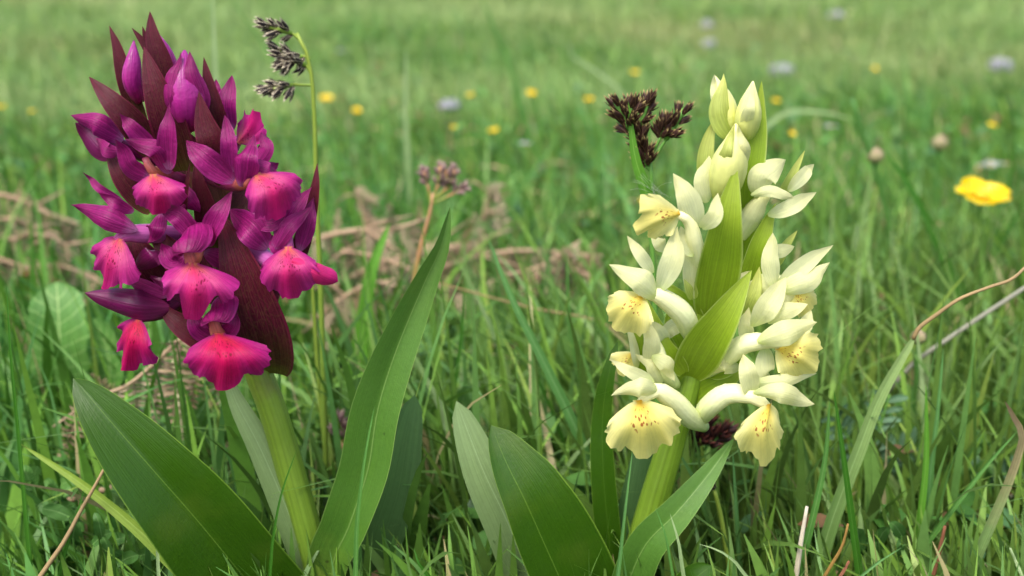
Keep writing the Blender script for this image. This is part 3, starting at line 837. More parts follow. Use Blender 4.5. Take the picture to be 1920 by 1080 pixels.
for pts, wd, mt, rl in [
    ([(1330, 590, .2), (1348, 500, .7), (1362, 415, 1.1), (1381, 310, 1.0)], 84, M_ybract, 4),
    ([(1395, 390, .1), (1404, 330, .5), (1418, 250, .4), (1428, 152, .3)], 52, M_ybract, -15),
    ([(1332, 370, .1), (1322, 310, .3), (1328, 262, .3), (1344, 216, .2)], 36, M_ypale, 0),
    ([(1462, 372, 0), (1484, 330, .3), (1509, 282, .3)], 20, M_ypale, 0),
    ([(1398, 560, .1), (1418, 480, .4), (1434, 430, .4), (1454, 382, .3)], 54, M_ybract, -8),
    ([(1385, 490, -.2), (1400, 440, .1), (1420, 400, .1), (1436, 368, 0)], 44, M_ybract, 0),
    ([(1290, 705, .3), (1318, 650, .9), (1358, 590, 1.2), (1409, 507, 1.1)], 86, M_ybract, 0),
    ([(1276, 720, .2), (1250, 660, .4), (1228, 610, .4), (1212, 560, .3)], 50, M_ybract, 10),
    ([(1310, 620, .1), (1288, 580, .3), (1258, 545, .3), (1235, 525, .2)], 46, M_ybract, 0),
    ([(1214, 715, .4), (1204, 660, .7), (1194, 618, .7), (1174, 584, .6)], 28, M_ybract, 25),
    ([(1296, 745, .1), (1335, 722, .3), (1368, 706, .3), (1400, 690, .2)], 60, M_ybract, 0),
    ([(1300, 690, -.1), (1272, 640, 0), (1258, 600, 0), (1266, 560, 0)], 44, M_ybract, 0),
    ([(1330, 560, 0), (1320, 610, .3), (1300, 660, .3), (1290, 700, .2)], 40, M_ybract, 0),
    ([(1452, 500, -.4), (1472, 462, -.3), (1495, 432, -.3)], 22, M_ypale, 0),
]:
    bract(yo, pts, wd, mt, rl)
b = bud(yo, [(1368, 262, .1), (1364, 220, .2), (1356, 185, .2), (1340, 142, .1)], 40, M_ybud)
sep(b, [(1370, 258, .4), (1366, 205, .5), (1358, 137, .3)], 44, M_ypale, 0, -.6, (.5, .95))
sep(b, [(1352, 222, .2), (1342, 182, .3), (1338, 141, .2)], 22, M_ysep, 0, -.5)
b = bud(yo, [(1396, 262, .2), (1402, 222, .5), (1406, 190, .5), (1412, 152, .4)], 46, M_ybud)
sep(b, [(1394, 250, .5), (1400, 205, .75), (1411, 155, .6)], 30, M_ysep, 15, -.6)
b = bud(yo, [(1352, 372, .3), (1364, 320, .7), (1374, 275, .8), (1380, 232, .7)], 66, M_ybud)
sep(b, [(1350, 350, .6), (1358, 290, 1.0), (1377, 234, .9)], 36, M_ypale, 20, -.7)
sep(b, [(1390, 330, .7), (1396, 280, .9), (1382, 235, .9)], 34, M_ysep, -20, -.7)


def ys_(f, *pl, mat=None, **k):
    for pts, wd, rl, cp in pl:
        sep(f, pts, wd, mat or M_ysep, rl, cp, **k)


f = flower(yo, [(1325, 545, 0), (1312, 500, .5), (1302, 450, .9), (1292, 415, 1.0), (1272, 402, 1.1)], [12, 15, 16, 14, 7], M_yspur)
ys_(f, ([(1306, 428, 1.0), (1290, 375, 1.2), (1262, 325, 1.0)], 54, 0, -.5), ([(1326, 380, .6), (1322, 340, .7), (1330, 292, .6)], 44, 0, -.4),
    ([(1316, 428, 1.2), (1336, 405, 1.4), (1346, 362, 1.2)], 42, 0, .3))
lip(f, [(1274, 398, 1.1), (1232, 412, 1.4), (1190, 432, 1.1)], 96, M_ylip, 30)
f = flower(yo, [(1302, 642, .4), (1282, 592, .9), (1248, 562, 1.1), (1222, 550, 1.2), (1196, 552, 1.2)], [12, 20, 21, 17, 8], M_yspur)
ys_(f, ([(1224, 512, 1.0), (1204, 482, 1.1), (1176, 442, 1.0)], 26, 0, .3), ([(1232, 556, 1.3), (1194, 520, 1.5), (1142, 496, 1.2)], 54, 0, -.8),
    ([(1236, 545, 1.2), (1258, 490, 1.3), (1270, 425, 1.1)], 58, 0, .3), ([(1302, 560, .5), (1296, 500, .7), (1284, 440, .6)], 44, 0, -.4))
lip(f, [(1206, 552, 1.2), (1180, 580, 1.5), (1152, 618, 1.2)], 92, M_ylip, -10)
f = flower(yo, [(1268, 722, .4), (1240, 690, .8), (1226, 650, .9), (1214, 612, .8)], [9, 17, 18, 8], M_yspur)
ys_(f, ([(1216, 690, .9), (1226, 640, 1.1), (1206, 588, .9)], 44, 0, -.5), ([(1194, 690, .6), (1184, 640, .7), (1172, 596, .6)], 22, 0, .3),
    ([(1222, 668, 1.1), (1248, 690, 1.2), (1265, 714, 1.0)], 40, 0, -.4))
lip(f, [(1186, 660, .5), (1172, 682, .6), (1164, 704, .5)], 56, M_ylip, 0)
f = flower(yo, [(1320, 800, .3), (1292, 782, .8), (1258, 748, 1.2), (1228, 732, 1.4), (1200, 756, 1.5)], [11, 19, 21, 17, 8], M_yspur)
ys_(f, ([(1226, 718, 1.2), (1186, 696, 1.3), (1143, 673, 1.1)], 28, 0, .3), ([(1242, 734, 1.4), (1198, 724, 1.8), (1145, 741, 1.5)], 50, 0, -.9))
lip(f, [(1197, 748, 1.5), (1208, 796, 1.9), (1214, 860, 1.6)], 128, M_ylip, 0)
f = flower(yo, [(1312, 788, .3), (1330, 762, .8), (1366, 738, 1.1), (1412, 744, 1.3), (1440, 764, 1.4)], [14, 20, 21, 17, 8], M_yspur)
ys_(f, ([(1408, 740, 1.3), (1402, 700, 1.4), (1394, 664, 1.2)], 46, 0, .3), ([(1412, 720, 1.2), (1470, 716, 1.4), (1530, 700, 1.1)], 30, 0, -.4),
    ([(1412, 738, 1.5), (1462, 736, 1.8), (1526, 757, 1.4)], 50, 0, -.8))
lip(f, [(1440, 756, 1.4), (1432, 806, 1.8), (1436, 874, 1.5)], 100, M_ylip, 22, lobe=.2)
f = flower(yo, [(1322, 700, .2), (1360, 672, .6), (1396, 645, 1.0), (1440, 640, 1.2), (1466, 648, 1.2)], [12, 17, 19, 17, 8], M_yspur)
ys_(f, ([(1410, 612, 1.0), (1436, 572, 1.2), (1474, 520, .9)], 54, 0, .3), ([(1420, 642, 1.4), (1474, 626, 1.7), (1532, 604, 1.3)], 60, 0, -.8),
    ([(1440, 606, 1.1), (1470, 588, 1.2), (1512, 570, 1.0)], 40, 0, -.3), ([(1436, 652, 1.0), (1438, 690, 1.1), (1446, 716, 1.0)], 46, 0, -.4))
lip(f, [(1456, 650, 1.2), (1496, 668, 1.5), (1530, 692, 1.2)], 96, M_ylip, -15)
f = flower(yo, [(1372, 470, -.3), (1398, 425, 0), (1424, 380, .4), (1440, 362, .5)], [12, 19, 20, 8], M_yspur)
ys_(f, ([(1420, 372, .5), (1440, 330, .7), (1472, 300, .5)], 58, 0, -.5), ([(1478, 358, .3), (1500, 330, .4), (1524, 309, .3)], 34, 0, .3),
    ([(1440, 404, .5), (1486, 385, .7), (1531, 360, .5)], 38, 0, .3), ([(1408, 366, .7), (1446, 366, .9), (1490, 372, .7)], 28, 0, -.4))
f = flower(yo, [(1382, 560, -.2), (1420, 540, .2), (1452, 530, .5), (1484, 546, .6)], [12, 20, 21, 9], M_yspur)
ys_(f, ([(1456, 540, .6), (1500, 500, .8), (1559, 460, .5)], 42, 0, .3), ([(1456, 545, .7), (1450, 490, .8), (1450, 436, .6)], 44, 0, -.4),
    ([(1460, 548, .8), (1510, 524, 1.0), (1554, 492, .7)], 56, 0, -.8), ([(1418, 560, .3), (1400, 530, .5), (1410, 500, .3)], 40, 0, -.3),
    ([(1352, 545, .3), (1372, 505, .4), (1388, 470, .2)], 36, 0, -.3))
lip(f, [(1484, 540, .6), (1504, 562, .8), (1510, 596, .6)], 56, M_ylip, -10)


for pts, wd, mt in [([(1250, 640, .6), (1232, 612, .8), (1200, 600, .7)], 40, M_ysep), ([(1284, 600, .3), (1262, 610, .5), (1240, 640, .4)], 38, M_ysep),
                    ([(1436, 600, .7), (1462, 562, .9), (1500, 540, .7)], 44, M_ysep), ([(1388, 690, .6), (1366, 690, .8), (1330, 700, .6)], 40, M_ysep),
                    ([(1400, 640, .8), (1392, 610, .9), (1404, 576, .7)], 36, M_ysep), ([(1476, 640, .8), (1500, 612, 1.0), (1520, 582, .8)], 40, M_ysep),
                    ([(1250, 470, .7), (1240, 450, .8), (1222, 440, .7)], 34, M_ysep), ([(1436, 480, .1), (1462, 470, .3), (1490, 462, .2)], 34, M_ysep),
                    ([(1300, 480, .9), (1284, 452, 1.0), (1276, 424, .9)], 34, M_ysep), ([(1240, 720, .9), (1226, 690, 1.1), (1190, 664, .9)], 36, M_ysep)]:
    sep(f, pts, wd, mt, random.uniform(-10, 10), random.choice([-.4, .35]), name='petal')
for pts, wd, mt, rl in [([(1282, 700, .5), (1262, 668, .7), (1246, 640, .7), (1236, 604, .5)], 34, M_ybract, 10), ([(1330, 700, .3), (1362, 690, .5), (1388, 664, .5), (1402, 640, .4)], 34, M_ybract, 0),
                        ([(1390, 600, .4), (1404, 566, .6), (1416, 540, .6), (1424, 500, .4)], 34, M_ypale, 0), ([(1300, 560, .5), (1292, 530, .6), (1288, 500, .5)], 24, M_ypale, 0)]:
    bract(yo, pts, wd, mt, rl)


# ------------------------------------------------------------------ single grass blades and stalks that stand out
def to_ground(pts, Y, lean=None):
    """continue a blade from its last seen point down into the soil"""
    A = P(pts, Y) if not np.isscalar(pts[0]) else pts
    d = A[-1] - A[-2]
    d = unit(d)
    if d[2] > -.5:
        d = unit(np.array([d[0] * .6, .0, -.8]))
    g = float(gz(A[-1][0], A[-1][1])) - .004
    k = (A[-1][2] - g) / -d[2]
    if k > 0.002:
        A = np.vstack([A, A[-1] + d * k])
    return A[::-1]


def blade(name, label, cat, pts, Y, wpx, mat, roll=0, fold=.35, prof=(.12, .55), group='single grass blades', round_=False, ground=True, nv=22):
    A = to_ground(pts, Y) if ground else P(pts, Y)[::-1]
    b = np.array([A[0][0], A[0][1], A[0][2]])
    if round_:
        G = tubegrid(A, wpx * pxm(Y) * .5 * np.array([1, 1, .95, .8, .5]), n=8, nv=nv)
    else:
        G = ribbon(A, wpx * pxm(Y), prof, roll, 0, fold=fold, wave=.0, nu=5, nv=nv, base=.1)
    V, F, UV = G
    return link(name, mesh(name, V - b, F, UV, mat), None, tuple(b), label, cat, group)


GB = 'grass_blade'
HB = [
    ('dark green rush blade standing alone near the broad serrated leaf', [(12, 530, 0), (22, 680, .1), (36, 820, .1), (60, 1080, .2)], .19, 14, M_b_dark, 20),
    ('wide lime green blade sloping beneath the broad low orchid leaf', [(38, 832, 0), (150, 905, .2), (250, 985, .4), (352, 1082, .6)], .19, 34, M_b_lime, 0),
    ('short dark blade crossing the tan broken stalk', [(158, 918, 0), (138, 985, .1), (108, 1082, .1)], .185, 14, M_b_dark, 10),
    ('thin dark blade leaning in front of the purple orchid stem', [(557, 842, 0), (528, 925, .1), (512, 1010, .1), (506, 1080, .1)], .172, 9, M_b_dark, 0),
    ('slim pale blade rising from under the broad low orchid leaf', [(284, 932, 0), (293, 990, .1), (298, 1082, .1)], .178, 11, M_b_pale, 0),
    ('slim light green blade in front of the tall pointed orchid leaf', [(702, 762, 0), (684, 860, .1), (670, 980, .1), (667, 1082, .1)], .170, 13, M_b_mid, 10),
    ('long diagonal blue green blade between the two orchids', [(916, 448, 0), (960, 560, .2), (1030, 700, .3), (1090, 830, .3), (1120, 960, .3)], .238, 24, M_b_blue, 0),
    ('broad bright blade in front of the dead bracken beside the purple orchid', [(731, 418, 0), (698, 510, .2), (682, 620, .2), (668, 720, .2)], .31, 42, M_b_bright, 15),
    ('thin blurred blade arching over the dead bracken', [(1052, 250, 0), (965, 368, .4), (902, 480, .4), (880, 560, .4)], .55, 14, M_b_mid, 0),
    ('stout dark blade leaning below the big buttercup', [(1660, 281, 0), (1722, 380, .3), (1764, 475, .3), (1832, 610, .3)], .36, 24, M_b_dark, 0),
    ('slender upright blade ending level with the grey dry stalk', [(1769, 652, 0), (1758, 770, .1), (1744, 900, .2), (1738, 1082, .2)], .215, 14, M_b_blue, 0),
    ('upright yellowish blade beside the slender upright one', [(1736, 720, 0), (1736, 860, .1), (1724, 980, .2), (1712, 1082, .2)], .21, 18, M_b_bright, 0),
    ('pointed blade rising beside the white broken straw', [(1556, 748, 0), (1547, 860, .1), (1524, 970, .2), (1494, 1082, .2)], .195, 18, M_b_mid, 10),
    ('dark narrow blade crossing the broad half dry blade', [(1563, 730, 0), (1582, 860, .1), (1598, 980, .1), (1612, 1082, .1)], .19, 18, M_b_dark, 10),
    ('diagonal lime blade crossing the bent half dry blade', [(1908, 808, 0), (1850, 872, .1), (1788, 952, .2), (1705, 1060, .2)], .205, 15, M_b_mid, 0),
    ('short blade leaning by the brown broken stub', [(1692, 1026, 0), (1650, 1052, .1), (1612, 1082, .1)], .18, 12, M_b_blue, 0),
    ('thin thread like blade behind the broad half dry blade', [(1630, 866, 0), (1670, 945, .1), (1718, 1028, .1)], .23, 8, M_b_bright, 0),
    ('fine blade in front of the curved leaf on the yellow orchid', [(1227, 948, 0), (1248, 1005, .1), (1262, 1082, .1)], .172, 10, M_b_mid, 0),
    ('pale edged blade touching the curved leaf on the yellow orchid', [(1256, 962, 0), (1272, 1015, .1), (1282, 1082, .1)], .176, 13, M_b_pale, 10),
    ('arching pale blade below the black rush heads', [(1310, 1020, 0), (1348, 1032, .1), (1378, 1054, .1), (1402, 1084, .1)], .18, 12, M_b_pale, 0),
    ('light slim blade under the lowest cream lip, before the stem', [(1186, 845, 0), (1174, 940, .1), (1163, 1040, .1), (1158, 1084, .1)], .172, 11, M_b_blue, 0),
    ('straight blue green blade behind the curved leaf of the yellow orchid', [(1374, 846, 0), (1380, 950, .1), (1388, 1082, .1)], .205, 12, M_b_blue, 0),
    ('short curled leaf tip beside the tall pointed orchid leaf', [(776, 1026, 0), (786, 1056, .1), (812, 1090, .1)], .175, 20, M_b_dark, 20),
    ('tall blurred pale stalk behind the top of the purple orchid', [(398, -30, 0), (404, 140, 0), (414, 400, 0), (420, 560, 0)], .40, 16, M_b_pale, 0),
    ('tall blurred green stalk behind the mauve rush head', [(762, 88, 0), (760, 200, 0), (766, 330, 0), (770, 440, 0)], .52, 12, M_b_pale, 0),
    ('faint thin blade slanting past the drooping rush', [(425, -10, 0), (500, 90, 0), (570, 190, 0), (660, 330, 0)], .50, 8, M_b_mid, 0),
    ('far dark slanting blade in the open meadow', [(900, -10, 0), (925, 50, 0), (960, 135, 0), (985, 220, 0)], .75, 11, M_b_mid, 0),
    ('pale hooked blade in the open meadow above the dark rush', [(1072, 75, 0), (1072, 104, 0), (1120, 135, 0), (1162, 170, 0), (1190, 230, 0)], .8, 10, M_b_pale, 0),
    ('arching pale blade beside the top of the yellow orchid', [(1600, 224, 0), (1540, 210, 0), (1470, 212, 0), (1420, 260, 0), (1405, 330, 0)], .62, 12, M_b_pale, 0),
    ('dark upright blade beside the big buttercup', [(1906, 248, 0), (1896, 320, 0), (1880, 400, 0), (1850, 500, 0)], .46, 13, M_b_dark, 0),
    ('dark slanting blade below the big buttercup', [(1925, 375, 0), (1890, 430, 0), (1850, 500, 0), (1815, 560, 0)], .42, 15, M_b_dark, 0),
    ('thin upright blade behind the seed head stalk', [(1696, 200, 0), (1698, 300, 0), (1694, 400, 0), (1690, 480, 0)], .55, 10, M_b_dark, 0),
    ('short leaning blade under the far end of the bracken', [(1140, 385, 0), (1150, 440, 0), (1176, 520, 0), (1190, 620, 0)], .42, 12, M_b_blue, 0),
    ('fine upright blade behind the broad folded orchid leaf', [(870, 540, 0), (864, 640, 0), (850, 740, 0), (842, 840, 0)], .25, 11, M_b_dark, 0),
    ('tall fine blade behind the diagonal blue green one', [(1062, 470, 0), (1068, 600, 0), (1090, 740, 0), (1100, 860, 0)], .28, 11, M_b_mid, 0),
    ('leaning blade crossing behind the narrow upright orchid leaf', [(985, 660, 0), (1030, 760, 0), (1068, 860, 0), (1096, 960, 0)], .25, 10, M_b_dark, 0),
    ('thin pale blade by the serrated broad leaf', [(74, 680, 0), (96, 740, 0), (112, 820, 0), (124, 880, 0)], .24, 10, M_b_blue, 0),
]
for lb, pts, Y, wp, mt, rl in HB:
    blade(GB, lb, 'grass blade', pts, Y, wp, mt, rl)
# broad blade with a dried curled tip
A = to_ground([(1720, 622, 0), (1652, 740, .1), (1608, 850, .2), (1562, 970, .2), (1528, 1082, .2)], .20)
t = thing('grass_blade', 'broad half dry blade with a thin curled tan tip', 'grass blade', A[0], 'single grass blades')
put('blade', ribbon(A, 31 * pxm(.2), (.1, .32), 0, 0, fold=.3, nu=5, nv=24, base=.1), M_b_half, t)
put('dried_tip', tubegrid(P([(1712, 636, 0), (1724, 614, 0), (1756, 590, 0), (1800, 560, .1), (1856, 538, .1), (1896, 524, .1), (1926, 498, .1)], .20), pxm(.2) * np.array([4.5, 4, 3.5, 3, 3, 3]), n=6, nv=26), M_dry, t)
A = to_ground([(1884, 752, 0), (1902, 786, 0), (1916, 822, .1), (1892, 900, .2), (1856, 985, .3), (1812, 1084, .3)], .195)
t = thing('grass_blade', 'bent blade folded over with a brown dry end', 'grass blade', A[0], 'single grass blades')
put('blade', ribbon(A, 25 * pxm(.195), (.1, .4), 0, 0, fold=.25, nu=5, nv=30, base=.1), M_greendry, t)
# dry stalks
DS = 'dry_stalk'
for lb, pts, Y, wp, mt, rd in [
    ('tan broken stalk jutting up beside the broad low orchid leaf', [(199, 872, 0), (176, 915, .1), (150, 960, .1), (120, 1016, .2), (76, 1080, .3)], .185, 11, M_dry, True),
    ('white broken straw standing among the grass', [(1513, 950, 0), (1502, 1015, 0), (1492, 1084, 0)], .187, 13, M_drywhite, True),
    ('ochre curved dry straw next to the white straw', [(1590, 982, 0), (1578, 1026, 0), (1544, 1084, 0)], .183, 9, M_dryor, True),
    ('brown broken stub poking up by the ochre straw', [(1592, 1052, 0), (1582, 1070, 0), (1572, 1086, 0)], .18, 11, M_drybr, True),
    ('brown dead stalk at the foot of the diagonal lime blade', [(1772, 986, 0), (1762, 1030, 0), (1748, 1084, 0)], .195, 12, M_drybr, True),
    ('short pale straw leaning beneath the bent half dry blade', [(1894, 1028, 0), (1906, 1056, 0), (1918, 1084, 0)], .18, 10, M_b_pale, True),
]:
    blade(DS, lb, 'stalk', pts, Y, wp, mt, group='dry stalks', round_=rd)


def lying(label, p, Y, wp, mat):
    A = P(p, Y)
    b = base_of(A[0])
    G = tubegrid(A, wp * pxm(Y) * .5 * np.array([1, 1, .9, .8]), n=8, nv=24)
    V, F, UV = G
    link(DS, mesh(DS, V - b, F, UV, mat), None, tuple(b), label, 'stalk', 'dry stalks')


lying('long grey dry stalk leaning across the grass towards the curled tip', [(1560, 860, -2.0), (1695, 700, -.6), (1780, 634, 0), (1924, 538, .4), (2030, 470, .6)], .26, 9.5, M_drygrey)
lying('thin pale straw lying across the grass in front of the bracken', [(800, 524, -1), (900, 552, 0), (1000, 578, 0), (1140, 610, -.2), (1240, 700, -.6), (1290, 800, -1)], .29, 3.6, M_dry)
lying('thin grey straw lying low behind the broad half dry blade', [(1500, 960, -.4), (1600, 947, 0), (1740, 940, 0), (1925, 932, .2), (2060, 960, .2)], .245, 9, M_drygrey)
lying('brown dry twig lying behind the broad low orchid leaf', [(120, 942, 0), (180, 922, 0), (262, 904, 0), (330, 890, -.3)], .23, 13, M_brackst)
lying('dark brown twig lying behind the purple flowers in the blurred grass', [(-40, 505, 0), (40, 512, 0), (90, 522, 0), (170, 560, 0)], .42, 11, M_drybr)
lying('tan twig lying behind the purple orchid stem', [(560, 835, 0), (600, 812, 0), (660, 806, 0), (720, 830, 0)], .26, 10, M_brackst)


# ------------------------------------------------------------------ wood rushes
def spikelet_mesh(name, mat, k=6, wide=.34):
    Vs, Fs, Us, o = [], [], [], 0
    for i in range(k):
        a = i / k * 2 * math.pi + random.uniform(-.2, .2)
        op = random.uniform(.12, .42)
        d = np.array([math.cos(a), math.sin(a), 0])
        L = random.uniform(.8, 1.05)
        pts = np.array([d * .02, d * (.09 + op * .35) + [0, 0, .4 * L], d * (.05 + op * .8) + [0, 0, L]])
        V, F, U = ribbon(pts, wide, (.5, .9), 0, -.7, nu=5, nv=7, base=.12, n0=d)
        Vs.append(V)
        Us.append(U)
        Fs += [tuple(q + o for q in f_) for f_ in F]
        o += len(V)
    return mesh(name, np.vstack(Vs), Fs, np.vstack(Us), mat)


SPK = {k: [spikelet_mesh('spikelet', m) for _ in range(3)] for k, m in (('dark', M_spk), ('straw', M_spk_s), ('mauve', M_spk_p), ('black', M_spk_b))}


def head(par, A, B, n, L, kind, mat, spread=1.15):
    """a flower head: short axis from A to B carrying spikelets"""
    A, B = np.array(A), np.array(B)
    ax = unit(B - A)
    ln = np.linalg.norm(B - A)
    h = put('flower_head', tubegrid(np.array([A, (A + B) / 2, B]), ln * .05 + .0002, n=6, nv=5), mat, par)
    e1 = unit(np.cross(ax, [.3, .9, .2]))
    e2 = np.cross(ax, e1)
    for i in range(n):
        f_ = i / max(n - 1, 1)
        a = i * 2.4 + random.uniform(-.4, .4)
        sp = spread * (1 - .75 * f_) * random.uniform(.7, 1.15)
        d = unit(ax + (e1 * math.cos(a) + e2 * math.sin(a)) * sp)
        p = A + (B - A) * (f_ * .85) + (e1 * math.cos(a) + e2 * math.sin(a)) * ln * .07
        o = link('spikelet', random.choice(SPK[kind]), h)
        q = Vector(d).to_track_quat('Z', 'Y')
        s = L * random.uniform(.85, 1.15)
        o.matrix_basis = Matrix.Translation(Vector(p - ORG[par.name])) @ q.to_matrix().to_4x4() @ Matrix.Diagonal((s, s, s, 1))
    return h


def rush(label, stem, Y, r, mat, heads, kind, extra=(), L=.0042, n=10, rad_tip=.6):
    A = to_ground(stem, Y)
    t = thing('wood_rush', label, 'rush', A[0], 'wood rushes among the orchids')
    put('stem', tubegrid(A, r * pxm(Y) * np.array([1.1, 1, .9, rad_tip]), n=8, nv=30), mat, t)
    for (p0, p1, p2) in heads:
        q = P([p0, p1, p2], Y)
        put('branch', tubegrid(np.array([q[0], (q[0] + q[1]) / 2, q[1]]), r * pxm(Y) * .5, n=6, nv=8), mat, t)
        head(t, q[1], q[2], n, L, kind, mat)
    for e, wp, m in extra:
        put('leaf', ribbon(P(e, Y), wp * pxm(Y), (.2, .8), 0, .5, nu=7, nv=16), m, t)
    return t


rush('drooping rush with straw and black heads behind the purple orchid', [(556, 62, 0), (572, 90, 0), (584, 140, 0), (590, 230, 0), (594, 380, 0), (602, 560, 0), (608, 760, 0)], .235, 5.5, M_rush_st,
     [((564, 76), (548, 62), (490, 46)), ((584, 140), (574, 122), (516, 96)), ((582, 112), (568, 104), (530, 122)), ((586, 160), (550, 158), (500, 170))], 'straw', n=8, L=.0034)
blade(DS, 'second yellow green rush stem behind the purple orchid', 'stalk', [(584, 500, 0), (590, 600, 0), (598, 720, 0), (606, 800, 0)], .24, 10, M_rush_st, group='dry stalks', round_=True)
rush('dark brown rush cluster beside the top of the yellow orchid', [(1218, 300, 0), (1222, 340, 0), (1218, 400, 0), (1226, 520, 0), (1232, 700, 0), (1240, 860, 0)], .212, 6, M_rush_stg,
     [((1190, 262), (1182, 246), (1154, 190)), ((1206, 262), (1200, 236), (1216, 190)), ((1214, 300), (1204, 282), (1196, 246)), ((1220, 320), (1212, 312), (1208, 282)),
      ((1224, 300), (1248, 262), (1284, 204)), ((1222, 290), (1238, 258), (1246, 234)), ((1196, 262), (1178, 238), (1186, 196))], 'dark', n=7, L=.0036,
     extra=[([(1224, 420, .1), (1208, 350, .2), (1190, 290, .2), (1178, 190, .1)], 24, M_b_bright)])
t = bpy.data.objects['wood_rush.001']
for i in range(14):
    a = random.uniform(0, 6.28)
    q = P([(1222 + random.uniform(-4, 4), 352 + random.uniform(-12, 12), .2), (1222 + 22 * math.cos(a), 354 + 22 * math.sin(a), .3), (1222 + 40 * math.cos(a), 356 + 36 * math.sin(a), .2)], .212)
    put('hair', tubegrid(q, .000016, n=3, nv=5), M_hair, t)
rush('mauve pink rush head on an orange stalk behind the tall leaf', [(812, 362, 0), (806, 400, 0), (792, 450, 0), (778, 520, 0), (768, 640, 0), (760, 780, 0)], .30, 5, M_rush_sto,
     [((808, 385), (802, 345), (795, 322)), ((810, 380), (822, 345), (826, 312)), ((812, 378), (842, 350), (852, 318)), ((812, 382), (852, 362), (868, 352)), ((812, 375), (838, 352), (836, 318))], 'mauve', n=6, L=.0030)
rush('small brown rush head low behind the tall orchid leaf', [(642, 830, 0), (642, 870, 0), (640, 930, 0), (638, 1000, 0)], .235, 5, M_rush_sto,
     [((642, 835), (640, 822), (636, 790)), ((642, 832), (648, 820), (654, 798))], 'mauve', n=8, L=.0034)
rush('black rush heads tucked behind the yellow orchid stem', [(1318, 850, 0), (1322, 900, 0), (1330, 980, 0), (1344, 1080, 0)], .222, 7, M_rush_stg,
     [((1318, 850), (1306, 834), (1326, 790)), ((1320, 846), (1326, 834), (1362, 806)), ((1316, 856), (1304, 840), (1290, 796)), ((1316, 860), (1300, 850), (1284, 826))], 'black', n=10, L=.0042,
     extra=[([(1322, 980, .1), (1302, 900, .2), (1290, 850, .2)], 16, M_b_bright), ([(1322, 960, .1), (1320, 880, .2), (1312, 820, .2)], 14, M_b_lime)])
rush('short rush with a small brown tip beside the curved orchid leaf', [(1340, 920, 0), (1352, 970, 0), (1362, 1030, 0), (1372, 1082, 0)], .20, 6.5, M_rush_st,
     [((1341, 924), (1340, 918), (1336, 908))], 'straw', n=5, L=.0022)


# ------------------------------------------------------------------ dead bracken
def pinna_mesh(seed, n=15, wide=.2):
    rs = random.Random(seed)
    Vs, Fs, Us, o = [], [], [], 0
    for i in range(n):
        f_ = i / n
        for sg in (-1, 1):
            L = wide * (1 - f_) ** .7 * rs.uniform(.6, 1.15) + .03
            b = np.array([0, f_, 0])
            cu = rs.uniform(.1, 1.1)
            pts = np.array([b, b + [sg * L * .55, .02, cu * L * .3], b + [sg * L, .04 + rs.uniform(-.02, .02), -cu * L * .5]])
            V, F, U = ribbon(pts, .05, (.2, .4), rs.uniform(-45, 45), .9, nu=3, nv=5, base=.2, n0=(0, 0, 1))
            Vs.append(V)
            Us.append(U)
            Fs += [tuple(q + o for q in g_) for g_ in F]
            o += len(V)
    V, F, U = tubegrid(np.array([[0, 0, 0], [.02, .5, .01], [0, 1, 0]]), np.array([.022, .016, .006]), n=5, nv=6)
    Vs.append(V)
    Us.append(U)
    Fs += [tuple(q + o for q in g_) for g_ in F]
    me = mesh('pinna', np.vstack(Vs), Fs, np.vstack(Us), M_brack)
    return me


PIN = [pinna_mesh(i) for i in range(5)]
PIN_NEAR = [pinna_mesh(i + 20, 12, .27) for i in range(3)]


def frond(label, stalk, Y, wp, pinnae, depth_jit=.6):
    A = P(stalk, Y)
    b = base_of(A[0])
    t = thing('bracken_frond', label, 'fern', b, 'dead bracken fronds')
    put('stalk', tubegrid(A, wp * pxm(Y) * .5 * np.array([1, .9, .7, .4]), n=8, nv=24), M_brackst, t)
    for p0, p1, tw in pinnae:
        q = P([p0, p1], Y)
        d = q[1] - q[0]
        L = np.linalg.norm(d)
        y_ = d / L
        z_ = unit(-Fv - y_ * np.dot(-Fv, y_))
        x_ = np.cross(y_, z_)
        x2 = x_ * math.cos(tw) + z_ * math.sin(tw)
        z2 = z_ * math.cos(tw) - x_ * math.sin(tw)
        M = Matrix.Identity(4)
        for i in range(3):
            M[i][0], M[i][1], M[i][2] = x2[i] * L, y_[i] * L, z2[i] * L
            M[i][3] = q[0][i] - ORG[t.name][i]
        o = link('pinna', random.choice(PIN_NEAR if Y < .28 else PIN), t)
        o.matrix_basis = M
    return t


frond('curled dead frond with combed leaflets behind the broad low orchid leaf', [(430, 690, -1), (352, 634, 0), (296, 676, .2), (240, 722, .2), (176, 748, .1), (100, 800, 0)], .245, 10,
      [((338, 640, .1), (326, 800, .2), .2), ((368, 640, -.2), (362, 770, 0), -.3), ((300, 676, .1), (290, 800, .1), .3), ((166, 752, .2), (112, 862, .3), .1), ((190, 800, .1), (212, 906, .2), -.4),
       ((250, 716, .1), (268, 820, 0), .5), ((398, 668, -.5), (420, 780, -.5), .2), ((215, 735, 0), (170, 700, 0), .6)])
frond('dead brown frond lying behind the purple orchid stem', [(420, 905, -.5), (440, 860, 0), (452, 800, .1), (462, 740, 0)], .25, 8,
      [((440, 860, 0), (390, 900, 0), .4), ((448, 820, 0), (415, 846, 0), .2), ((452, 800, 0), (480, 842, 0), -.4)])


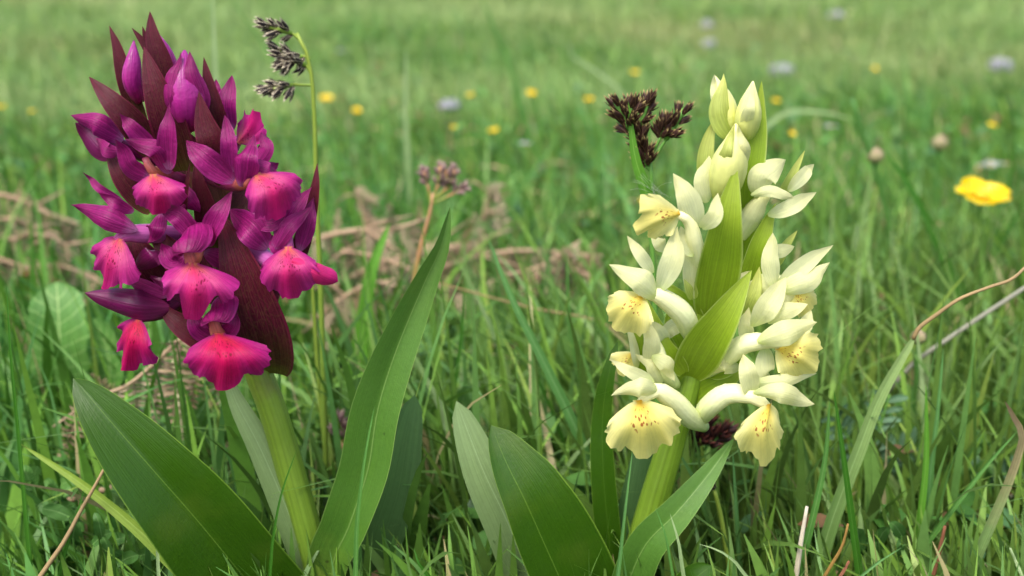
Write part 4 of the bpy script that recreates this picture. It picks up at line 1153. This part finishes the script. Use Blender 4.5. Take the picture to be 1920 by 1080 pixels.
def rand_frond(label, stalk, Y, wp, n, L, ang=(60, 120), seed=0):
    rs = random.Random(seed)
    S = spline(np.array([(a, b_, 0) for a, b_ in stalk], float), 40)
    pin = []
    for i in range(n):
        k = int((i + .5) / n * 39)
        a = rad(rs.uniform(*ang))
        if rs.random() < .08:
            a = -a
        l_ = L * rs.uniform(.4, 1.05)
        dd = rs.uniform(-1.5, 1.0)
        pin.append(((S[k][0], S[k][1], 0), (S[k][0] + l_ * math.cos(a), S[k][1] + l_ * math.sin(a), dd), rs.uniform(-.8, .8)))
    t = frond(label, [(a, b_, 0) for a, b_ in stalk], Y, wp, pin)
    for _ in range(3):
        k = rs.randrange(4, 34)
        a = rad(rs.choice([-1, 1]) * rs.uniform(8, 40) + rs.choice([0, 180]))
        l_ = L * rs.uniform(.7, 1.5)
        q = [(S[k][0], S[k][1], 0), (S[k][0] + .5 * l_ * math.cos(a), S[k][1] + .5 * l_ * math.sin(a) + rs.uniform(-6, 6), rs.uniform(-.4, .6)), (S[k][0] + l_ * math.cos(a), S[k][1] + l_ * math.sin(a) + 8, rs.uniform(-.8, .8))]
        put('side_stalk', tubegrid(P(q, Y), wp * pxm(Y) * np.array([.3, .22, .12]), n=6, nv=10), M_brackst, t)
    return t


rand_frond('tangled pale dead frond low in front of the stretched one', [(640, 470), (720, 486), (800, 520), (870, 560)], .36, 9, 12, 74, ang=(40, 140), seed=21)
rand_frond('curled dead frond rising towards the yellow orchid', [(880, 560), (940, 520), (1010, 500), (1090, 450)], .36, 8, 14, 70, ang=(50, 130), seed=22)
rand_frond('pinkish dead frond arching just behind the purple flowers', [(540, 470), (600, 446), (670, 432), (740, 428), (800, 410)], .37, 12, 15, 92, seed=1)
rand_frond('pale dead frond stretched behind the tall orchid leaf', [(620, 540), (700, 500), (790, 470), (880, 455), (960, 430)], .40, 10, 17, 88, seed=2)
rand_frond('dead frond lying between the two orchids in the grass', [(830, 500), (900, 480), (980, 470), (1060, 475), (1130, 480)], .39, 10, 16, 92, seed=3)
rand_frond('low reddish dead frond beneath the arching one', [(590, 600), (640, 560), (700, 530), (760, 540)], .34, 9, 12, 80, seed=4)
rand_frond('dead frond close behind the cream flowers', [(1000, 520), (1060, 505), (1110, 520), (1160, 560)], .37, 9, 10, 70, seed=5)
rand_frond('short upright dead frond tip above the arching frond', [(690, 445), (684, 410), (672, 372), (668, 350)], .44, 8, 8, 46, ang=(-30, 60), seed=6)
rand_frond('small upright dead frond tip in the grass between orchids', [(905, 440), (908, 400), (915, 370), (918, 345)], .46, 8, 8, 46, ang=(-30, 60), seed=7)
rand_frond('broken dead frond at the foot of the broad leaved weed', [(-20, 480), (50, 500), (120, 500), (190, 530)], .38, 9, 11, 60, seed=31)
rand_frond('faded dead frond between the crumpled one and the broken one', [(-40, 420), (20, 410), (80, 430), (160, 460)], .44, 9, 11, 60, seed=32)
rand_frond('brown blurred dead frond on the open side of the purple orchid', [(-30, 360), (30, 372), (90, 400), (150, 420)], .42, 10, 10, 70, seed=8)
rand_frond('dark crumpled dead frond below the blurred one', [(20, 450), (70, 440), (110, 450), (140, 480)], .38, 9, 8, 66, seed=9)


# ------------------------------------------------------------------ broad leaved herbs
def herb(name, label, cat, leaves, Y, mat, group=None):
    first = P(leaves[0][0], Y)[0]
    b = base_of(first)
    t = thing(name, label, cat, b, group)
    for pts, wp, rl, cp in leaves:
        A = P(pts, Y)
        foot = np.array([A[0][0], A[0][1] + .002, float(gz(A[0][0], A[0][1])) - .002])
        if A[0][2] > foot[2] + .004:
            put('leaf_stalk', tubegrid(np.array([foot, (foot + A[0]) / 2, A[0], A[0] + (A[1] - A[0]) * .15]), wp * pxm(Y) * .045, n=6, nv=10), M_rush_stg, t)
        put('leaf', ribbon(A, wp * pxm(Y), (.5, .5), rl, cp, wave=.06, nu=9, nv=40 if mat is M_dock else 20, serr=.10 if mat is M_dock else 0), mat, t)
    return t


herb('dock_plant', 'broad leaved weed with a rounded light green leaf behind the purple flowers', 'weed',
     [([(116, 725, 0), (112, 660, .2), (110, 590, .1), (106, 528, -.3)], 122, 0, .3), ([(200, 740, -.3), (206, 690, 0), (196, 640, 0), (176, 596, -.2)], 72, 15, .3), ([(60, 740, 0), (40, 700, .1), (12, 670, 0)], 52, -10, .3),
      ([(250, 760, -1), (268, 700, -1), (262, 640, -1)], 66, 0, .4)], .285, M_dock)
herb('plantain_rosette', 'low rosette of dark green leaves behind the purple orchid stem', 'weed',
     [([(540, 990, 0), (500, 950, .2), (440, 905, .2)], 76, 20, .3), ([(560, 1000, 0), (600, 960, .1), (655, 872, 0)], 52, 0, .4), ([(600, 1000, 0), (650, 950, .1), (662, 880, 0)], 40, 0, .4)], .222, M_leafdark)
herb('plantain_rosette', 'upright bright green leaves between the two orchids behind the folded leaf', 'weed',
     [([(930, 850, 0), (950, 790, .1), (985, 745, .1), (1012, 706, -.1)], 62, 0, .3), ([(985, 860, 0), (1010, 800, .1), (1016, 740, 0), (1012, 700, -.2)], 50, 20, .3), ([(880, 870, 0), (862, 800, 0), (880, 730, 0)], 44, 0, .3)], .275, M_dock)
herb('plantain_rosette', 'bright leaf clump behind the two upright blades', 'weed',
     [([(1770, 920, 0), (1776, 850, .1), (1768, 780, 0)], 58, 0, .3), ([(1690, 880, 0), (1694, 800, .1), (1704, 720, 0)], 50, 10, .3), ([(1720, 900, 0), (1706, 830, .1), (1668, 770, 0)], 46, 0, .3)], .265, M_dock)
herb('plantain_rosette', 'broad leaves at the foot of the black rush heads', 'weed',
     [([(1380, 950, 0), (1376, 880, .1), (1356, 800, 0)], 66, 0, .3), ([(1420, 960, 0), (1440, 900, .1), (1470, 850, 0)], 56, 10, .3), ([(1440, 960, 0), (1490, 920, .1), (1530, 880, 0)], 50, 0, .4)], .25, M_herb)
herb('young_leaf_tip', 'rounded young leaf tip below the arching pale blade', 'weed',
     [([(1268, 1180, 0), (1292, 1100, .1), (1334, 1060, .1)], 70, 20, .4)], .178, M_leaf)
for lb, x0, y0, Y, s in [('leafy low herb at the foot of the tan broken stalk', 150, 985, .205, 1.0), ('crinkled low herb near the dark rush blade', 70, 930, .215, .9),
                         ('low leafy herb below the lime green blade', 215, 1030, .195, 1.0), ('small leafy herb beneath the brown dry twig', 260, 950, .225, .8),
                         ('low leafy herb at the foot of the slender upright blade', 1830, 900, .235, 1.0), ('leafy low herb below the cream lip with a long tip', 1480, 930, .24, .9),
                         ('small leafy herb under the diagonal lime blade', 1650, 1020, .20, .8)]:
    rs = random.Random(x0)
    lv = []
    for i in range(9):
        a = rad(rs.uniform(10, 170))
        l_ = s * rs.uniform(34, 66)
        bx, by = x0 + rs.uniform(-46, 46), y0 + rs.uniform(-24, 40)
        dd = rs.uniform(-.8, .5)
        lv.append(([(bx, by, dd), (bx + l_ * .5 * math.cos(a), by - l_ * .6 * math.sin(a), dd + rs.uniform(0, .4)), (bx + l_ * math.cos(a), by - l_ * .9 * math.sin(a), dd + rs.uniform(0, .6))], s * rs.uniform(22, 36), rs.uniform(-30, 30), .4))
    herb('leafy_herb', lb, 'weed', lv, Y, M_herb if rs.random() < .6 else M_dock, 'low leafy herbs')


def vetch(label, stem, Y, sprigs):
    A = to_ground(stem, Y)
    t = thing('vetch_plant', label, 'weed', A[0], 'vetch plants')
    put('stem', tubegrid(A, 5 * pxm(Y) * np.array([1.2, 1, .7]), n=8, nv=20), M_rush_stg, t)
    for q0, q1, q2, n, l_ in sprigs:
        S = spline(P([q0, q1, q2], Y), 30)
        r_ = put('leaf_axis', tubegrid(S[[0, 15, 29]], 2 * pxm(Y), n=6, nv=12), M_rush_stg, t)
        for i in range(n):
            for sg in (-1, 1):
                k = int((i + .7) / n * 28)
                tg = unit(S[min(k + 1, 29)] - S[k - 1])
                sd = unit(np.cross(tg, -Fv)) * sg
                d = unit(tg * .55 + sd + np.array([0, 0, random.uniform(-.3, .3)]))
                L = l_ * pxm(Y) * random.uniform(.8, 1.1)
                pts = np.array([S[k], S[k] + d * L * .5 + np.array([0, 0, .0004]), S[k] + d * L])
                put('leaflet', ribbon(pts, L * .34, (.5, .5), random.uniform(-30, 30), .4, nu=5, nv=8), M_vetch, r_)
    return t


vetch('grey green vetch with paired leaflets behind the broad half dry blade', [(1630, 800, 0), (1634, 860, 0), (1640, 940, 0), (1644, 1000, 0)], .245,
      [((1632, 860), (1650, 800), (1668, 740), 6, 44), ((1634, 880), (1680, 850), (1716, 838), 5, 42), ((1634, 870), (1590, 820), (1562, 776), 6, 40), ((1638, 910), (1690, 900), (1722, 880), 5, 40), ((1636, 900), (1590, 890), (1552, 868), 5, 38)])
vetch('feathery vetch sprig by the bent half dry blade', [(1850, 880, 0), (1858, 940, 0), (1866, 1000, 0)], .235,
      [((1852, 900), (1836, 880), (1812, 876), 6, 34), ((1854, 920), (1880, 890), (1912, 880), 6, 34), ((1856, 940), (1822, 940), (1800, 930), 5, 34)])


# ------------------------------------------------------------------ buttercups, white flowers, seed heads, stones
def buttercup(label, x, y, Y, size, tilt=(0, 0), open_=.5, lift=None):
    c = at(x, y, Y)
    g = base_of(c + np.array([.004, .006, 0]))
    g[2] -= .003
    t = thing('buttercup', label, 'flower', g, 'buttercups in the meadow')
    put('stem', tubegrid(np.array([g, (g + c) / 2 + [.003, 0, 0], c]), np.array([.0008, .0007, .0006]), n=6, nv=14), M_rush_stg, t)
    for i in range(5):
        a = i / 5 * 2 * math.pi + .5
        d = np.array([math.cos(a), math.sin(a), 0])
        upv = unit(np.array([tilt[0], tilt[1], 1.]))
        d = unit(d - upv * np.dot(d, upv))
        r = size / 2
        pts = np.array([c, c + d * r * .55 + upv * r * open_ * .25, c + d * r * random.uniform(.85, 1.05) + upv * r * (open_ * random.uniform(.3, 1.15) if lift is None else lift[i])])
        put('petal', ribbon(pts, r * 1.05, (.7, .26), 0, .4, nu=7, nv=10, base=.1, n0=upv, wave=.03), M_butter, t)
    put('flower_centre', tubegrid(np.array([c, c + upv * size * .1, c + upv * size * .17]), size * np.array([.08, .15, .05]), n=10, nv=6, ridge=.12, nr=5), M_butterc, t)
    return t


def stand(x, y, hgt):
    """distance at which a flower seen at x, y stands hgt above the turf"""
    lo, hi = .2, 12.
    for _ in range(40):
        m_ = (lo + hi) / 2
        p = at(x, y, m_)
        if p[2] - gz(p[0], p[1]) > hgt:
            lo = m_
        else:
            hi = m_
    return lo


buttercup('large clear yellow buttercup standing alone on the open side of the yellow orchid', 1838, 374, .40, .0215, (.16, -.14), .35, (.5, .55, .1, .05, .3))
for lb, x, y, sz in [
    ('yellow buttercup halfway between the orchids, the brightest of the distant ones', 924, 247, 30),
    ('yellow buttercup just beside the dark brown rush cluster', 1104, 187, 26),
    ('small yellow buttercup above the halfway one', 881, 181, 22),
    ('small pale buttercup beyond the one above the halfway one', 996, 176, 24),
    ('blurred buttercup behind the stem of the drooping rush', 612, 186, 36),
    ('blurred buttercup further from the drooping rush', 669, 209, 26),
    ('far tiny buttercup above the dark brown rush cluster', 1190, 137, 22),
    ('small buttercup just beyond the upper bracts of the yellow orchid', 1486, 253, 20),
    ('far buttercup high above the big buttercup', 1860, 236, 24),
    ('buttercup at the open edge beyond the purple orchid', 4, 202, 24),
    ('buttercup tucked behind the dark rush stem', 1203, 378, 20),
    ('half hidden buttercup behind the magenta flower', 494, 297, 22),
    ('far pale buttercup beyond the top of the yellow orchid', 1455, 190, 20),
    ('far yellow buttercup beyond the arching pale blade', 1640, 130, 16),
    ('dim far buttercup at the open side past the tall bracts', 60, 210, 18),
    ('far yellow speck of a buttercup beyond the seed head', 1760, 262, 16),
    ('buttercup low in the grass beyond the halfway one', 850, 240, 16),
]:
    Y_ = stand(x, y, random.uniform(.036, .05))
    buttercup(lb, x, y, Y_, sz * .74 * pxm(Y_), (random.uniform(-.2, .2), random.uniform(-.45, -.15)), random.uniform(.3, .7))


def umbel(label, x, y, Y, size):
    c = at(x, y, Y)
    g = base_of(c)
    g[2] -= .003
    t = thing('white_flower', label, 'flower', g, 'white flowers in the meadow')
    put('stem', tubegrid(np.array([g, (g + c) / 2, c]), .0007, n=6, nv=8), M_rush_stg, t)
    for i in range(9):
        a = i / 9 * 2 * math.pi + random.uniform(-.2, .2)
        d = np.array([math.cos(a), math.sin(a), random.uniform(.1, .4)]) * size * .5 * random.uniform(.7, 1)
        put('petal', ribbon(np.array([c, c + d * .5 + [0, 0, size * .05], c + d]), size * .26, (.6, .25), 0, .3, nu=5, nv=7, n0=(0, 0, 1)), M_white, t)
    put('flower_centre', tubegrid(np.array([c, c + [0, 0, size * .06], c + [0, 0, size * .1]]), size * np.array([.1, .14, .05]), n=8, nv=5), M_butterc, t)


umbel('white flower head just above the large buttercup', 1857, 314, .60, .016)
umbel('tiny white flower beyond the yellow orchid bracts', 1558, 239, .70, .010)
umbel('small white flower by the halfway buttercup', 985, 272, .6, .009)
umbel('far white flower above the drooping rush', 640, 98, 1.6, .022)
# seed heads
for lb, x, y, Y, pts in [
    ('pinkish seed head on a leaning stalk beside the stout dark blade', 1642, 292, .40, [(1598, 185, 0), (1616, 250, 0), (1640, 310, 0), (1662, 400, 0), (1680, 490, 0)]),
    ('round green seed head standing in the meadow behind the stout blade', 1762, 268, .55, [(1762, 268, 0), (1758, 300, 0), (1752, 360, 0), (1750, 440, 0)]),
    ('fluffy pale seed head behind the tip of the broad half dry blade', 1722, 632, .26, [(1722, 632, 0), (1720, 680, 0), (1714, 760, 0), (1708, 840, 0)]),
]:
    A = to_ground(pts, Y)
    t = thing('seed_stalk', lb, 'seed head', A[0], 'seed heads in the grass')
    put('stem', tubegrid(A, 5 * pxm(Y), n=7, nv=18), M_b_mid, t)
    c = at(x, y, Y)
    s = 15 * pxm(Y)
    put('seed_head', tubegrid(np.array([c - [0, 0, s], c, c + [0, 0, s]]), s * np.array([.25, .7, .95, 1, .9, .6, .15]), n=12, nv=12, ridge=.1, nr=6), M_seed, t)


def stone(label, x, y, w_px, seed):
    # the stone lies on the ground where the sight line meets it
    lo, hi = .3, 12.
    for _ in range(40):
        m_ = (lo + hi) / 2
        p = at(x, y, m_)
        if p[2] > gz(p[0], p[1]) + .024:
            lo = m_
        else:
            hi = m_
    p = at(x, y, lo)
    s = w_px * pxm(lo) * .4
    rs = np.random.default_rng(seed)
    nu, nv = 18, 11
    V, UV = [], []
    k = rs.uniform(0, 6, 6)
    for j in range(nv):
        ph = -math.pi / 2 + math.pi * j / (nv - 1)
        for i in range(nu):
            th = 2 * math.pi * i / nu
            r = 1 + .12 * math.sin(2 * th + k[0]) + .09 * math.sin(3 * th + k[1] + ph * 2) + .08 * math.sin(5 * ph + k[2]) + .05 * math.sin(7 * th + 3 * ph + k[3])
            V.append([s * r * math.cos(ph) * math.cos(th), s * r * .8 * math.cos(ph) * math.sin(th), max(s * .6 * r * math.sin(ph), -.5 * s)])
            UV.append((i / nu, j / (nv - 1)))
    g = base_of(p)
    g[2] = max(g[2] + .1 * s, p[2] - .35 * s)
    link('stone', mesh('stone', V, grid_faces(nu, nv, True), UV, M_stone), None, tuple(g), label, 'stone', 'pale stones in the meadow')


for i, (lb, x, y, wp) in enumerate([
    ('pale bluish stone lying in the meadow above the yellow orchid', 1465, 126, 56), ('small pale stone beyond the bluish one, half sunk in grass', 1330, 78, 34),
    ('farther pale stone past the half sunk one', 1326, 42, 34), ('farthest white stone near the meadow top', 1566, 24, 32),
    ('grey stone in the dry patch of the meadow above the big buttercup', 1878, 116, 50), ('low whitish stone behind the tall blurred green stalk', 842, 192, 44)]):
    stone(lb, x, y, wp, i + 3)
